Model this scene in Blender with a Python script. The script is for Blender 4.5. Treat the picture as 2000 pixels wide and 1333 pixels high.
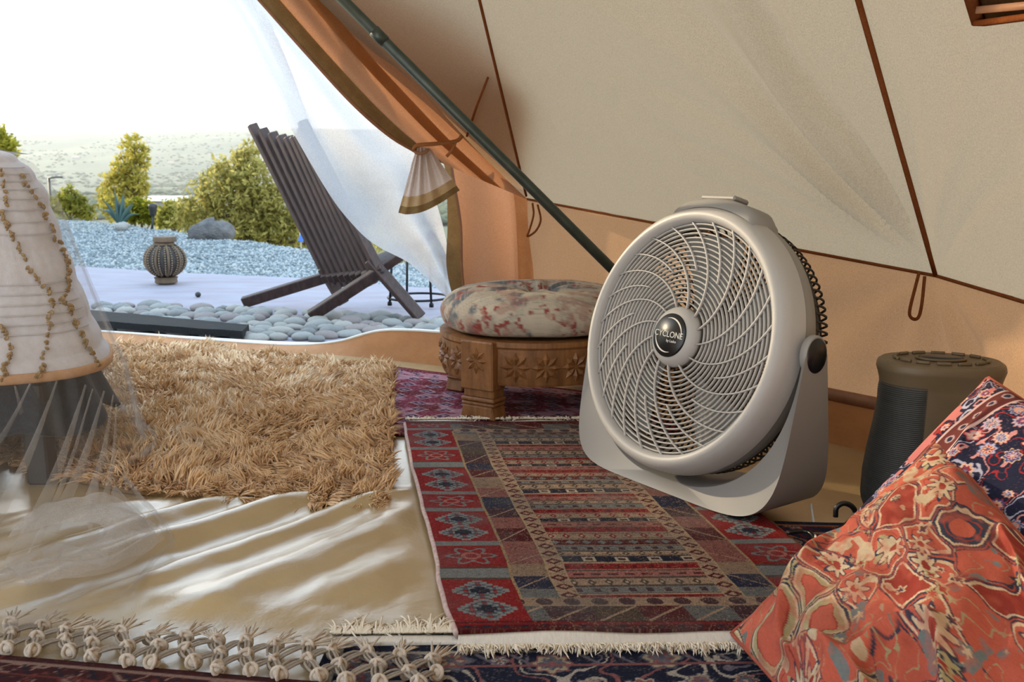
import bpy, math, random
import numpy as np
from mathutils import Vector, Matrix, Euler

S = bpy.context.scene
for o in list(bpy.data.objects): bpy.data.objects.remove(o)
COL = S.collection

# ---------------------------------------------------------------- camera, sky, sun, exposure
FPX, HOR, CAMZ = 1900.0, 330.0, 0.72
TH = math.atan((666.5 - HOR) / FPX)
cd = bpy.data.cameras.new('camera'); cam = bpy.data.objects.new('camera', cd); COL.objects.link(cam)
cd.sensor_width = 36; cd.lens = 36 * FPX / 2000.0; cd.clip_start = .02; cd.clip_end = 9000
cam.location = (0, 0, CAMZ); cam.rotation_euler = (math.pi / 2 - TH, 0, 0)
cd.dof.use_dof = True; cd.dof.focus_distance = 1.95; cd.dof.aperture_fstop = 11.0
S.camera = cam

W = bpy.data.worlds.new('sky'); S.world = W; W.use_nodes = True
nt = W.node_tree; nt.nodes.clear()
wo = nt.nodes.new('ShaderNodeOutputWorld'); bg = nt.nodes.new('ShaderNodeBackground')
tc = nt.nodes.new('ShaderNodeTexCoord'); sx = nt.nodes.new('ShaderNodeSeparateXYZ'); cr = nt.nodes.new('ShaderNodeValToRGB')
nt.links.new(tc.outputs['Generated'], sx.inputs[0]); nt.links.new(sx.outputs['Z'], cr.inputs[0])
cr.color_ramp.elements[0].position = 0.0; cr.color_ramp.elements[0].color = (.99, 1.0, .97, 1)
cr.color_ramp.elements[1].position = .7; cr.color_ramp.elements[1].color = (.58, .79, 1.0, 1)
nt.links.new(cr.outputs[0], bg.inputs[0]); bg.inputs[1].default_value = 2.3
nt.links.new(bg.outputs[0], wo.inputs[0])

sd = bpy.data.lights.new('sun', 'SUN'); sun = bpy.data.objects.new('sun', sd); COL.objects.link(sun)
SUNV = Vector((-.80, .52, .30)).normalized()          # towards the sun: low, left, beyond the door
sun.rotation_euler = SUNV.to_track_quat('Z', 'Y').to_euler()
sd.energy = 6.0; sd.color = (1.0, .80, .52); sd.angle = math.radians(1.0)

S.view_settings.view_transform = 'Standard'; S.view_settings.look = 'None'
S.view_settings.gamma = 1.0; S.view_settings.use_curve_mapping = False
S.view_settings.exposure = 0.2
S.cycles.max_bounces = 10; S.cycles.transparent_max_bounces = 24; S.cycles.volume_bounces = 2

# ---------------------------------------------------------------- photograph geometry -> world points
FW = np.array([0, math.cos(TH), -math.sin(TH)]); UPV = np.array([0, math.sin(TH), math.cos(TH)])
CP = np.array([0, 0, CAMZ])
def ray(u, v): return np.array([(u - 1000) / FPX, 0, 0]) + FW + UPV * (666.5 - v) / FPX
def G(u, v, z=0.0):
    r = ray(u, v); return CP + r * (z - CAMZ) / r[2]
def D(u, v, Y):
    r = ray(u, v); return CP + r * Y / r[1]
def A(*a): return np.array(a, float)

# ---------------------------------------------------------------- noise
def _h(ix, iy, seed):
    n = (ix.astype(np.int64) * 374761393 + iy.astype(np.int64) * 668265263 + seed * 974634777) & 0xffffffff
    n = ((n ^ (n >> 13)) * 1274126177) & 0xffffffff
    n = (n ^ (n >> 16)) & 0xffffffff
    return n / 4294967295.0
def vn(x, y, seed=0):
    x = np.asarray(x, float); y = np.asarray(y, float)
    ix = np.floor(x); iy = np.floor(y); fx = x - ix; fy = y - iy
    fx = fx * fx * (3 - 2 * fx); fy = fy * fy * (3 - 2 * fy)
    a = _h(ix, iy, seed); b = _h(ix + 1, iy, seed); c = _h(ix, iy + 1, seed); d = _h(ix + 1, iy + 1, seed)
    return (a * (1 - fx) + b * fx) * (1 - fy) + (c * (1 - fx) + d * fx) * fy
def fbm(x, y, seed=0, n=4):
    s = 0; a = .5
    for k in range(n):
        s = s + a * vn(x, y, seed + k * 17); x = x * 2.03; y = y * 2.03; a *= .5
    return s / (1 - .5 ** n)
def sst(a, b, x):
    t = np.clip((x - a) / (b - a), 0, 1); return t * t * (3 - 2 * t)
def lin(c):
    c = np.asarray(c, float) / 255.0
    return np.where(c <= .04045, c / 12.92, ((c + .055) / 1.055) ** 2.4)
def L4(c): return tuple(lin(c)) + (1.0,)

# ---------------------------------------------------------------- mesh building
def build_mesh(name, V, F, smooth=True, col=None):
    V = np.asarray(V, np.float32)
    me = bpy.data.meshes.new(name)
    if isinstance(F, np.ndarray):
        F = np.ascontiguousarray(F, np.int32); n, k = F.shape
        me.vertices.add(len(V)); me.vertices.foreach_set('co', V.ravel())
        me.loops.add(n * k); me.loops.foreach_set('vertex_index', F.ravel())
        me.polygons.add(n); me.polygons.foreach_set('loop_start', np.arange(0, n * k, k, dtype=np.int32))
        me.update(calc_edges=True)
    else:
        me.from_pydata([tuple(map(float, v)) for v in V], [], [tuple(int(i) for i in f) for f in F]); me.update()
    if smooth: me.polygons.foreach_set('use_smooth', np.ones(len(me.polygons), bool))
    if col is not None:
        ca = me.color_attributes.new('Col', 'FLOAT_COLOR', 'POINT')
        c = np.ones((len(V), 4), np.float32); c[:, :3] = col
        ca.data.foreach_set('color', c.ravel())
    return me
class MB:
    def __init__(s): s.V = []; s.F = []; s.n = 0
    def add(s, V, F):
        V = np.asarray(V, float)
        s.V.append(V); s.F += [tuple(int(i) + s.n for i in f) for f in F]; s.n += len(V); return s
    def get(s): return np.concatenate(s.V), s.F
def join(*vf):
    m = MB()
    for V, F in vf: m.add(V, F)
    return m.get()
def grid(P, close_u=False):
    P = np.asarray(P, float); nu, nv = P.shape[:2]
    idx = np.arange(nu * nv).reshape(nu, nv)
    if close_u: idx = np.concatenate([idx, idx[:1]], 0)
    F = np.stack([idx[:-1, :-1], idx[1:, :-1], idx[1:, 1:], idx[:-1, 1:]], -1).reshape(-1, 4)
    return P.reshape(-1, 3), F
def slab(P, drop):
    """grid surface P with a skirt and a coarse underside: a closed sheet"""
    V, F = grid(P); nu, nv = P.shape[:2]; idx = np.arange(nu * nv).reshape(nu, nv)
    ring = np.concatenate([idx[:, 0], idx[-1, 1:], idx[-2::-1, -1], idx[0, -2:0:-1]])
    B = V[ring].copy()
    B[:, 2] -= drop
    n0 = len(V); m = len(ring)
    k = np.arange(m); k2 = (k + 1) % m
    SF = np.stack([ring[k2], ring[k], n0 + k, n0 + k2], -1)
    return np.concatenate([V, B]), np.concatenate([F, SF]), ring
def box(c, s, bev=0.0):
    x, y, z = np.asarray(s, float) / 2; c = np.asarray(c, float)
    b = min(bev, x * .9, y * .9, z * .9)
    if b <= 0:
        V = [(sx * x, sy * y, sz * z) for sx in (-1, 1) for sy in (-1, 1) for sz in (-1, 1)]
        F = [(0, 1, 3, 2), (4, 6, 7, 5), (0, 4, 5, 1), (2, 3, 7, 6), (0, 2, 6, 4), (1, 5, 7, 3)]
        return np.array(V) + c, F
    V = []; ix = {}
    for sx in (-1, 1):
        for sy in (-1, 1):
            for sz in (-1, 1):
                for a in range(3):
                    p = [sx * (x - b), sy * (y - b), sz * (z - b)]
                    p[a] = (sx * x, sy * y, sz * z)[a]
                    ix[(sx, sy, sz, a)] = len(V); V.append(p)
    F = []
    for a in range(3):
        o = [k for k in range(3) if k != a]
        for s in (-1, 1):
            q = []
            for t in ((-1, -1), (1, -1), (1, 1), (-1, 1)):
                k = [0, 0, 0]; k[a] = s; k[o[0]] = t[0]; k[o[1]] = t[1]; q.append(ix[(*k, a)])
            F.append(tuple(q))
    for a in range(3):                                   # edges along axis a
        o = [k for k in range(3) if k != a]
        for t in ((-1, -1), (1, -1), (1, 1), (-1, 1)):
            k0 = [0] * 3; k0[a] = -1; k0[o[0]], k0[o[1]] = t; k1 = list(k0); k1[a] = 1
            F.append((ix[(*k0, o[0])], ix[(*k1, o[0])], ix[(*k1, o[1])], ix[(*k0, o[1])]))
    for sx in (-1, 1):
        for sy in (-1, 1):
            for sz in (-1, 1): F.append(tuple(ix[(sx, sy, sz, a)] for a in range(3)))
    return np.array(V) + c, F
def tube(P, r, n=8, caps=True, closed=False, sq=None):
    P = np.asarray(P, float); m = len(P); r = np.broadcast_to(np.asarray(r, float), (m,))
    if closed: T = np.roll(P, -1, 0) - np.roll(P, 1, 0)
    else: T = np.gradient(P, axis=0)
    T /= np.linalg.norm(T, axis=1)[:, None] + 1e-12
    up = A(0, 0, 1) if abs(T[0] @ A(0, 0, 1)) < .9 else A(1, 0, 0)
    N = np.zeros_like(P); x = np.cross(T[0], up); x /= np.linalg.norm(x); N[0] = x
    for i in range(1, m):
        x = N[i - 1] - T[i] * (N[i - 1] @ T[i]); N[i] = x / (np.linalg.norm(x) + 1e-12)
    B = np.cross(T, N)
    a = np.linspace(0, 2 * math.pi, n, endpoint=False) + (math.pi / 4 if n == 4 else 0)
    ca, sa = np.cos(a), np.sin(a)
    k = (1, 1) if sq is None else sq
    V = P[:, None] + r[:, None, None] * (ca[None, :, None] * N[:, None] * k[0] + sa[None, :, None] * B[:, None] * k[1])
    V = V.reshape(-1, 3); F = []
    R = m if closed else m - 1
    for i in range(R):
        j = (i + 1) % m
        for q in range(n):
            F.append((i * n + q, i * n + (q + 1) % n, j * n + (q + 1) % n, j * n + q))
    if caps and not closed:
        F.append(tuple(range(n - 1, -1, -1))); F.append(tuple((m - 1) * n + q for q in range(n)))
    return V, F
def lathe(prof, n=48, axis='z', caps=(False, False), ang=None):
    prof = np.asarray(prof, float); m = len(prof)
    a = np.linspace(0, 2 * math.pi, n, endpoint=False) if ang is None else ang
    r = prof[:, 0][:, None]; h = np.repeat(prof[:, 1][:, None], len(a), 1)
    X, Y = r * np.cos(a), r * np.sin(a)
    P = np.stack([X, Y, h], -1) if axis == 'z' else np.stack([X, h, Y], -1)
    n = len(a); F = []
    for i in range(m - 1):
        for q in range(n if ang is None else n - 1):
            F.append((i * n + q, i * n + (q + 1) % n, (i + 1) * n + (q + 1) % n, (i + 1) * n + q))
    if caps[0]: F.append(tuple(range(n - 1, -1, -1)))
    if caps[1]: F.append(tuple((m - 1) * n + q for q in range(n)))
    return P.reshape(-1, 3), F
def spline(P, n):
    """Catmull-Rom through the points, n samples"""
    P = np.asarray(P, float); Q = np.concatenate([[2 * P[0] - P[1]], P, [2 * P[-1] - P[-2]]])
    t = np.linspace(0, len(P) - 1, n); i = np.clip(t.astype(int), 0, len(P) - 2); f = (t - i)[:, None]
    a, b, c, d = Q[i], Q[i + 1], Q[i + 2], Q[i + 3]
    return .5 * (2 * b + (c - a) * f + (2 * a - 5 * b + 4 * c - d) * f * f + (-a + 3 * b - 3 * c + d) * f ** 3)
def ruled(Pa, Pb, nu, nv):
    a = spline(Pa, nu); b = spline(Pb, nu); t = np.linspace(0, 1, nv)[None, :, None]
    return a[:, None] * (1 - t) + b[:, None] * t
def locks(B, d, ln, rad, bend, segs=3, sides=3, taper=.85):
    """many tapering strands as one mesh: bases B, directions d, bend vectors"""
    n = len(B); d = d / np.linalg.norm(d, axis=1)[:, None]
    t = np.linspace(0, 1, segs + 1)
    C = B[:, None] + d[:, None] * (ln[:, None, None] * t[None, :, None]) + bend[:, None] * (t[None, :, None] ** 2)
    ref = np.where(np.abs(d[:, 2:3]) > .8, A(1, 0, 0), A(0, 0, 1))
    x = np.cross(d, ref); x /= np.linalg.norm(x, axis=1)[:, None]; y = np.cross(d, x)
    a = np.linspace(0, 2 * math.pi, sides, endpoint=False)
    w = rad[:, None] * (1 - t[None] ** 1.6 * taper)
    V = C[:, :-1, None] + w[:, :-1, None, None] * (np.cos(a)[None, None, :, None] * x[:, None, None] + np.sin(a)[None, None, :, None] * y[:, None, None])
    per = segs * sides + 1
    VV = np.concatenate([V.reshape(n, segs * sides, 3), C[:, -1:]], 1)
    fl = []
    for i in range(segs - 1):
        for q in range(sides):
            p, r = i * sides + q, i * sides + (q + 1) % sides
            fl += [(p, r, r + sides), (p, r + sides, p + sides)]
    for q in range(sides):
        fl.append(((segs - 1) * sides + q, (segs - 1) * sides + (q + 1) % sides, segs * sides))
    fl = np.array(fl)
    F = (np.arange(n)[:, None, None] * per + fl[None]).reshape(-1, 3)
    return VV.reshape(-1, 3), F, per

# ---------------------------------------------------------------- objects
def tag(o, label=None, cat=None, group=None, kind=None):
    if label: o['label'] = label
    if cat: o['category'] = cat
    if group: o['group'] = group
    if kind: o['kind'] = kind
    return o
def thing(name, label, cat, loc=(0, 0, 0), rz=0.0, group=None, kind=None):
    o = bpy.data.objects.new(name, None); COL.objects.link(o); o.empty_display_size = .05
    o.location = [float(x) for x in loc]; o.rotation_euler = (0, 0, rz)
    return tag(o, label, cat, group, kind)
def part(name, VF, mat, parent=None, smooth=True, col=None, label=None, kind=None, local=False, autos=None):
    """one mesh object; world coordinates unless local (then in the parent's frame)"""
    V, F = VF[0], VF[1]
    if parent is not None and not local: V = np.asarray(V, float) - np.array(base_of(parent))
    me = build_mesh(name, V, F, smooth, col)
    if mat is not None: me.materials.append(mat)
    o = bpy.data.objects.new(name, me); COL.objects.link(o)
    if parent is not None: o.parent = parent
    if autos and smooth:
        me.set_sharp_from_angle(angle=math.radians(autos))
    return tag(o, label, None, None, kind)
def base_of(o):
    p = np.zeros(3)
    while o is not None: p = p + np.array(o.location); o = o.parent
    return p
def copy_obj(o, parent=None, loc=None, rot=None, scl=None):
    c = o.copy(); COL.objects.link(c); c.parent = parent
    if loc is not None: c.location = [float(x) for x in loc]
    if rot is not None: c.rotation_euler = rot
    if scl is not None: c.scale = scl
    return c

# ---------------------------------------------------------------- materials
def mat_base(name):
    m = bpy.data.materials.new(name); m.use_nodes = True; n = m.node_tree; n.nodes.clear()
    out = n.nodes.new('ShaderNodeOutputMaterial'); return m, n, out
def nd(n, t, **k):
    x = n.nodes.new(t)
    for a, b in k.items(): setattr(x, a, b)
    return x
def noise_col(n, c1, c2, scale, detail=4, coords='Object', stretch=None, rough=.6):
    t = nd(n, 'ShaderNodeTexCoord'); z = nd(n, 'ShaderNodeTexNoise'); r = nd(n, 'ShaderNodeValToRGB')
    z.inputs['Scale'].default_value = scale; z.inputs['Detail'].default_value = detail; z.inputs['Roughness'].default_value = rough
    if stretch:
        mp = nd(n, 'ShaderNodeMapping'); mp.inputs['Scale'].default_value = stretch
        n.links.new(t.outputs[coords], mp.inputs[0]); n.links.new(mp.outputs[0], z.inputs['Vector'])
    else: n.links.new(t.outputs[coords], z.inputs['Vector'])
    r.color_ramp.elements[0].position = .3; r.color_ramp.elements[1].position = .7
    r.color_ramp.elements[0].color = L4(c1); r.color_ramp.elements[1].color = L4(c2)
    n.links.new(z.outputs[0], r.inputs[0]); return r.outputs[0], z.outputs[0]
def add_bump(n, bs, scale, dist, strength=1.0, detail=4, stretch=None, coords='Object'):
    _, f = noise_col(n, (0, 0, 0), (255, 255, 255), scale, detail, coords, stretch)
    b = nd(n, 'ShaderNodeBump'); b.inputs['Distance'].default_value = dist; b.inputs['Strength'].default_value = strength
    n.links.new(f, b.inputs['Height']); n.links.new(b.outputs[0], bs.inputs['Normal']); return b
def M(name, c1, c2=None, scale=20, rough=.6, metal=0, bump=None, spec=.5, stretch=None, attr=False, var=.0, coords='Object', sheen=0, coat=0):
    m, n, out = mat_base(name); p = nd(n, 'ShaderNodeBsdfPrincipled')
    p.inputs['Roughness'].default_value = rough; p.inputs['Metallic'].default_value = metal
    p.inputs['Specular IOR Level'].default_value = spec
    if sheen: p.inputs['Sheen Weight'].default_value = sheen
    if coat: p.inputs['Coat Weight'].default_value = coat
    if attr:
        a = nd(n, 'ShaderNodeAttribute', attribute_name='Col')
        if var:
            c, f = noise_col(n, (int(255 * (1 - var)),) * 3, (255, 255, 255), scale, 3, coords, stretch)
            x = nd(n, 'ShaderNodeMix', data_type='RGBA', blend_type='MULTIPLY'); x.inputs['Factor'].default_value = 1
            n.links.new(a.outputs['Color'], x.inputs['A']); n.links.new(c, x.inputs['B']); n.links.new(x.outputs['Result'], p.inputs['Base Color'])
        else: n.links.new(a.outputs['Color'], p.inputs['Base Color'])
    else:
        c, f = noise_col(n, c1, c2 if c2 else c1, scale, 4, coords, stretch); n.links.new(c, p.inputs['Base Color'])
    if bump: add_bump(n, p, bump[0], bump[1], stretch=bump[2] if len(bump) > 2 else None)
    n.links.new(p.outputs[0], out.inputs[0]); return m
def cloth(name, c1, c2, trans=.5, scale=6, bump=(900, .0004), clear=0.0, tcol=None):
    """canvas or sheer: diffuse + translucent (+ clear holes of the mesh)"""
    m, n, out = mat_base(name)
    d = nd(n, 'ShaderNodeBsdfDiffuse'); t = nd(n, 'ShaderNodeBsdfTranslucent'); mx = nd(n, 'ShaderNodeMixShader')
    c, f = noise_col(n, c1, c2, scale, 5)
    g, _ = noise_col(n, (226, 226, 226), (255, 255, 255), 330, 2)      # weave grain
    x = nd(n, 'ShaderNodeMix', data_type='RGBA', blend_type='MULTIPLY'); x.inputs['Factor'].default_value = 1
    n.links.new(c, x.inputs['A']); n.links.new(g, x.inputs['B']); c = x.outputs['Result']
    n.links.new(c, d.inputs[0])
    if tcol:
        y = nd(n, 'ShaderNodeMix', data_type='RGBA', blend_type='MULTIPLY'); y.inputs['Factor'].default_value = 1
        y.inputs['A'].default_value = L4(tcol); n.links.new(g, y.inputs['B']); n.links.new(y.outputs['Result'], t.inputs[0])
    else: n.links.new(c, t.inputs[0])
    if bump: add_bump(n, d, bump[0], bump[1])
    mx.inputs[0].default_value = trans; n.links.new(d.outputs[0], mx.inputs[1]); n.links.new(t.outputs[0], mx.inputs[2])
    last = mx
    if clear:
        tr = nd(n, 'ShaderNodeBsdfTransparent'); m2 = nd(n, 'ShaderNodeMixShader')
        m2.inputs[0].default_value = 1 - clear
        n.links.new(tr.outputs[0], m2.inputs[1]); n.links.new(mx.outputs[0], m2.inputs[2]); last = m2
    n.links.new(last.outputs[0], out.inputs[0]); return m
RNG = np.random.default_rng(7)
random.seed(7)

# ================================================================ OUTSIDE: patio, gravel, valley
m_patio = M('patio concrete', (142, 132, 142), (150, 150, 164), 3, .75, bump=(60, .004), stretch=(1, 2.5, 1))
m_gravel = M('gravel bed', (108, 122, 126), (136, 148, 150), 60, .9, bump=(120, .02))
m_gst = [M('gravel stone %d' % i, a, b, 30, .9) for i, (a, b) in enumerate([((124, 136, 142), (146, 156, 160)), ((96, 108, 114), (118, 128, 132)), ((156, 162, 164), (174, 178, 178))])]
m_peb = [M('pebble %d' % i, a, b, 14, .7, bump=(40, .002)) for i, (a, b) in enumerate([((138, 140, 138), (160, 160, 156)), ((118, 120, 120), (142, 142, 140)), ((152, 150, 144), (172, 168, 162)), ((130, 120, 120), (150, 142, 138))])]

# patio slab: near edge under the sill, far edge broken towards the gravel
far = [G(-80, 506), G(160, 515), G(300, 524), G(450, 531), G(600, 538), G(780, 552), G(900, 562), G(1100, 585)]
near = [G(-60, 655), G(160, 672), G(300, 676), G(450, 684), G(600, 690), G(780, 704), G(900, 716), G(1100, 735)]
P = ruled(near, far, 60, 26)
P[:, -1, :2] += RNG.normal(0, .03, P[:, -1, :2].shape)
P[..., 2] = -.012 + .006 * fbm(P[..., 0] * 3, P[..., 1] * 3, 5)
P[:, -1, 2] -= .03
V, F, _ = slab(P, .06)
patio = part('patio', (V, F), m_patio); tag(patio, 'pale lavender concrete patio outside the tent door', 'patio', kind='structure')

# cobble band set into the concrete in front of the sill
def blob(seed, n=16, m=10, amp=.12):
    th = np.linspace(0, 2 * math.pi, n, endpoint=False); ph = np.linspace(.02, math.pi - .02, m)
    T, Q = np.meshgrid(th, ph, indexing='ij')
    r = 1 + amp * (fbm(np.cos(T) * 1.3 + 5, np.sin(T) * np.sin(Q) * 1.3 + np.cos(Q) + 9, seed, 2) - .5) * 2
    P = np.stack([r * np.cos(T) * np.sin(Q), r * np.sin(T) * np.sin(Q), r * np.cos(Q)], -1)
    return grid(P, close_u=True)
pm = [build_mesh('stone', *blob(40 + k)) for k in range(8)]
for k, me in enumerate(pm): me.materials.append(m_peb[k % 4])
lo = [(190, 640), (485, 663), (620, 664), (700, 655), (760, 645), (870, 652)]
hi = [(190, 596), (300, 597), (420, 602), (540, 606), (640, 612), (740, 618), (870, 628)]
pts = []
tries = 0
rs = random.Random(3)
while tries < 9000 and len(pts) < 150:
    tries += 1
    u = rs.uniform(185, 880)
    v0 = np.interp(u, [a for a, b in hi], [b for a, b in hi]); v1 = np.interp(u, [a for a, b in lo], [b for a, b in lo])
    v = rs.uniform(v0, v1); p = G(u, v)
    r = rs.uniform(.036, .060)
    if all(((p[0] - q[0]) / 1.0) ** 2 + ((p[1] - q[1]) / .95) ** 2 > ((r + q[2]) * .95) ** 2 for q in pts):
        pts.append((p[0], p[1], r))
for k, (x, y, r) in enumerate(pts):
    o = bpy.data.objects.new('stone', pm[k % 8]); COL.objects.link(o); o.parent = patio
    o.location = (x, y, -.004 + r * .12); o.scale = (r * rs.uniform(.95, 1.3), r * rs.uniform(.8, 1.05), r * rs.uniform(.4, .6)); o.rotation_euler = (rs.uniform(-.1, .1), rs.uniform(-.1, .1), rs.uniform(-.6, .6))

# gravel bank up to its crest, then falling away
crest = [G(-300, 415), G(-60, 420), G(110, 426), G(200, 431), G(300, 443), G(460, 464), G(600, 483), G(750, 503), G(900, 522), G(1150, 548)]
inner = [G(-80, 512), G(60, 514), G(160, 519), G(300, 527), G(450, 534), G(600, 541), G(720, 550), G(800, 556), G(900, 564), G(1150, 588)]
P = ruled(inner, crest, 110, 70)
t = np.linspace(0, 1, 70)[None]
P[..., 2] = -.03 + .035 * (fbm(P[..., 0] * 2, P[..., 1] * 2, 3) - .5) * sst(0, .2, t) + .02 * (fbm(P[..., 0] * 12, P[..., 1] * 12, 4) - .5)
gb = P.copy()
gravel = part('gravel_bank', grid(P), m_gravel); tag(gravel, 'blue grey gravel bank beyond the patio', 'gravel', kind='structure')
gs = RNG.random((26000, 2)); iu = (gs[:, 0] * 108.9).astype(int); iv = (gs[:, 1] ** 1.25 * 68.9).astype(int)
base = gb[iu, iv] + RNG.normal(0, .03, (len(iu), 3)) * A(1, 1, 0)
oct_ = A(1, 0, 0), A(0, 1, 0), A(-1, 0, 0), A(0, -1, 0), A(0, 0, .8), A(0, 0, -.6)
of = np.array([(0, 1, 4), (1, 2, 4), (2, 3, 4), (3, 0, 4), (1, 0, 5), (2, 1, 5), (3, 2, 5), (0, 3, 5)])
for k in range(3):
    b = base[k::3]; n = len(b); sz = RNG.uniform(.008, .022, n)[:, None, None] * RNG.uniform(.7, 1.3, (n, 6, 1))
    V = b[:, None] + np.array(oct_)[None] * sz
    F = (np.arange(n)[:, None, None] * 6 + of[None]).reshape(-1, 3)
    part('loose_gravel', (V.reshape(-1, 3), F), m_gst[k], gravel, smooth=False, kind='stuff')

# hillside falling from the crest, valley floor and far hills
m_hill = M('dry hillside', (96, 104, 52), (150, 140, 80), .5, .95)
m_valley = M('valley fields', (50, 62, 42), (104, 104, 76), .006, .95, stretch=(1, .5, 1))
cr2 = spline(crest, 60)
t = np.linspace(0, 1, 40)
dirn = A(-.35, 1, 0)
P = cr2[:, None] + dirn[None, None] * (t[None, :, None] ** 1.6 * 70)
P[..., 2] = -.05 - .34 * (t[None] ** 1.6 * 70) ** 1.0 * sst(0, .12, t)[None] + 1.0 * (fbm(P[..., 0] * .2, P[..., 1] * .2, 8) - .5) * t[None]
part('hillside', grid(P), m_hill); tag(bpy.data.objects['hillside'], 'dry hillside dropping away behind the gravel crest', 'hillside', kind='structure')
xs = np.concatenate([np.linspace(-2600, -300, 40), np.linspace(-290, 290, 60), np.linspace(300, 2600, 40)]); ys = np.concatenate([np.linspace(40, 400, 50), np.linspace(420, 4200, 90)])
X, Y = np.meshgrid(xs, ys, indexing='ij')
def valley_z(X, Y): return -24 + 7 * (fbm(X * .01, Y * .01, 2) - .5) + sst(1300, 3700, Y) * (135 + 60 * fbm(X * .0016 + 4, Y * .0012, 6))
Z = valley_z(X, Y)
part('valley', grid(np.stack([X, Y, Z], -1)), m_valley); tag(bpy.data.objects['valley'], 'hazy valley floor rising to pale hills in the distance', 'valley', kind='structure')

# scrub and trees dotted over the valley, too far to tell apart
nv_ = 12000; yv = 220 * (2900 / 220) ** RNG.random(nv_); xv = yv * RNG.uniform(-.62, .1, nv_); zv = valley_z(xv, yv)
keep = fbm(xv * .006, yv * .006, 77, 3) > .44; xv, yv, zv = xv[keep], yv[keep], zv[keep]; nv_ = len(xv); hv = RNG.uniform(1.6, 4.6, nv_)
ov = np.array([(1, 0, 0), (0, 1, 0), (-1, 0, 0), (0, -1, 0), (0, 0, 1), (0, 0, -.6)], float); fv = np.array([(0, 1, 4), (1, 2, 4), (2, 3, 4), (3, 0, 4), (1, 0, 5), (2, 1, 5), (3, 2, 5), (0, 3, 5)])
Vv = np.stack([xv, yv, zv + hv * .4], -1)[:, None] + ov[None] * (hv[:, None, None] * RNG.uniform(.6, 1.3, (nv_, 6, 1)) * A(1.4, 1.4, .55))
o = part('valley_scrub', (Vv.reshape(-1, 3), (np.arange(nv_)[:, None, None] * 6 + fv[None]).reshape(-1, 3)), M('far scrub', (62, 72, 48), (92, 95, 66), .05, .95)); tag(o, 'dark scrub and trees dotted over the valley floor', 'scrub', kind='stuff')

# haze filling the valley
m, n, out = mat_base('valley haze'); vs = nd(n, 'ShaderNodeVolumeScatter'); vs.inputs['Color'].default_value = (.98, .99, 1, 1)
vs.inputs['Density'].default_value = .00015; vs.inputs['Anisotropy'].default_value = .2; n.links.new(vs.outputs[0], out.inputs['Volume'])
part('haze', box((0, 2140, 60), (5200, 4100, 260)), m, smooth=False); tag(bpy.data.objects['haze'], 'white morning haze lying over the valley', 'haze', kind='stuff')

# far pale houses and one long white shed roof
m_house = M('pale house wall', (140, 138, 132), (156, 154, 148), 1, .8); m_roof = M('house roof', (170, 140, 120), (190, 160, 140), 1, .8)
hs = [(150, 2100, 22, 'tiny pale house in the haze left of the slender tree'), (335, 2000, 18, 'tiny pale house in the haze right of the slender tree'), (425, 2600, 22, 'tiny pale house high in the haze above the wide shrub')]
for k, (u, Yd, sz_, lb_) in enumerate(hs):
    xh = (u - 1000) / FPX * Yd * .985; w = .55 * sz_ * Yd / 1900; h = w * .4
    zg = float(valley_z(np.array([xh]), np.array([float(Yd)]))[0]); p = (xh, Yd, 0); zt = zg + h * .9
    t_ = thing('house', lb_, 'house', (p[0], p[1], zt - h))
    part('wall', box((0, 0, h * .2), (w, w * .6, h * 1.6), .01), m_house, t_, smooth=False, local=True)
    a = w / 2 * 1.1; b = w * .36; z0 = h
    part('roof', (A((-a, -b, z0), (a, -b, z0), (a, b, z0), (-a, b, z0), (-a, 0, z0 + h * .5), (a, 0, z0 + h * .5)), [(0, 1, 5, 4), (2, 3, 4, 5), (0, 4, 3), (1, 2, 5), (0, 3, 2, 1)]), m_roof, t_, smooth=False, local=True)
p = D(318, 384, 120)
sh = thing('shed', 'long low building with a white roof below the tall tree', 'building', (p[0], p[1], p[2] - 3))
part('wall', box((0, 0, 1.2), (3.8, 4, 2.4), .02), m_house, sh, smooth=False, local=True)
part('roof', box((0, 0, 2.75), (4.3, 6, .5), .05), M('white sheet roof', (238, 240, 242), (244, 245, 246), 2, .5), sh, smooth=False, local=True)

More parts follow.
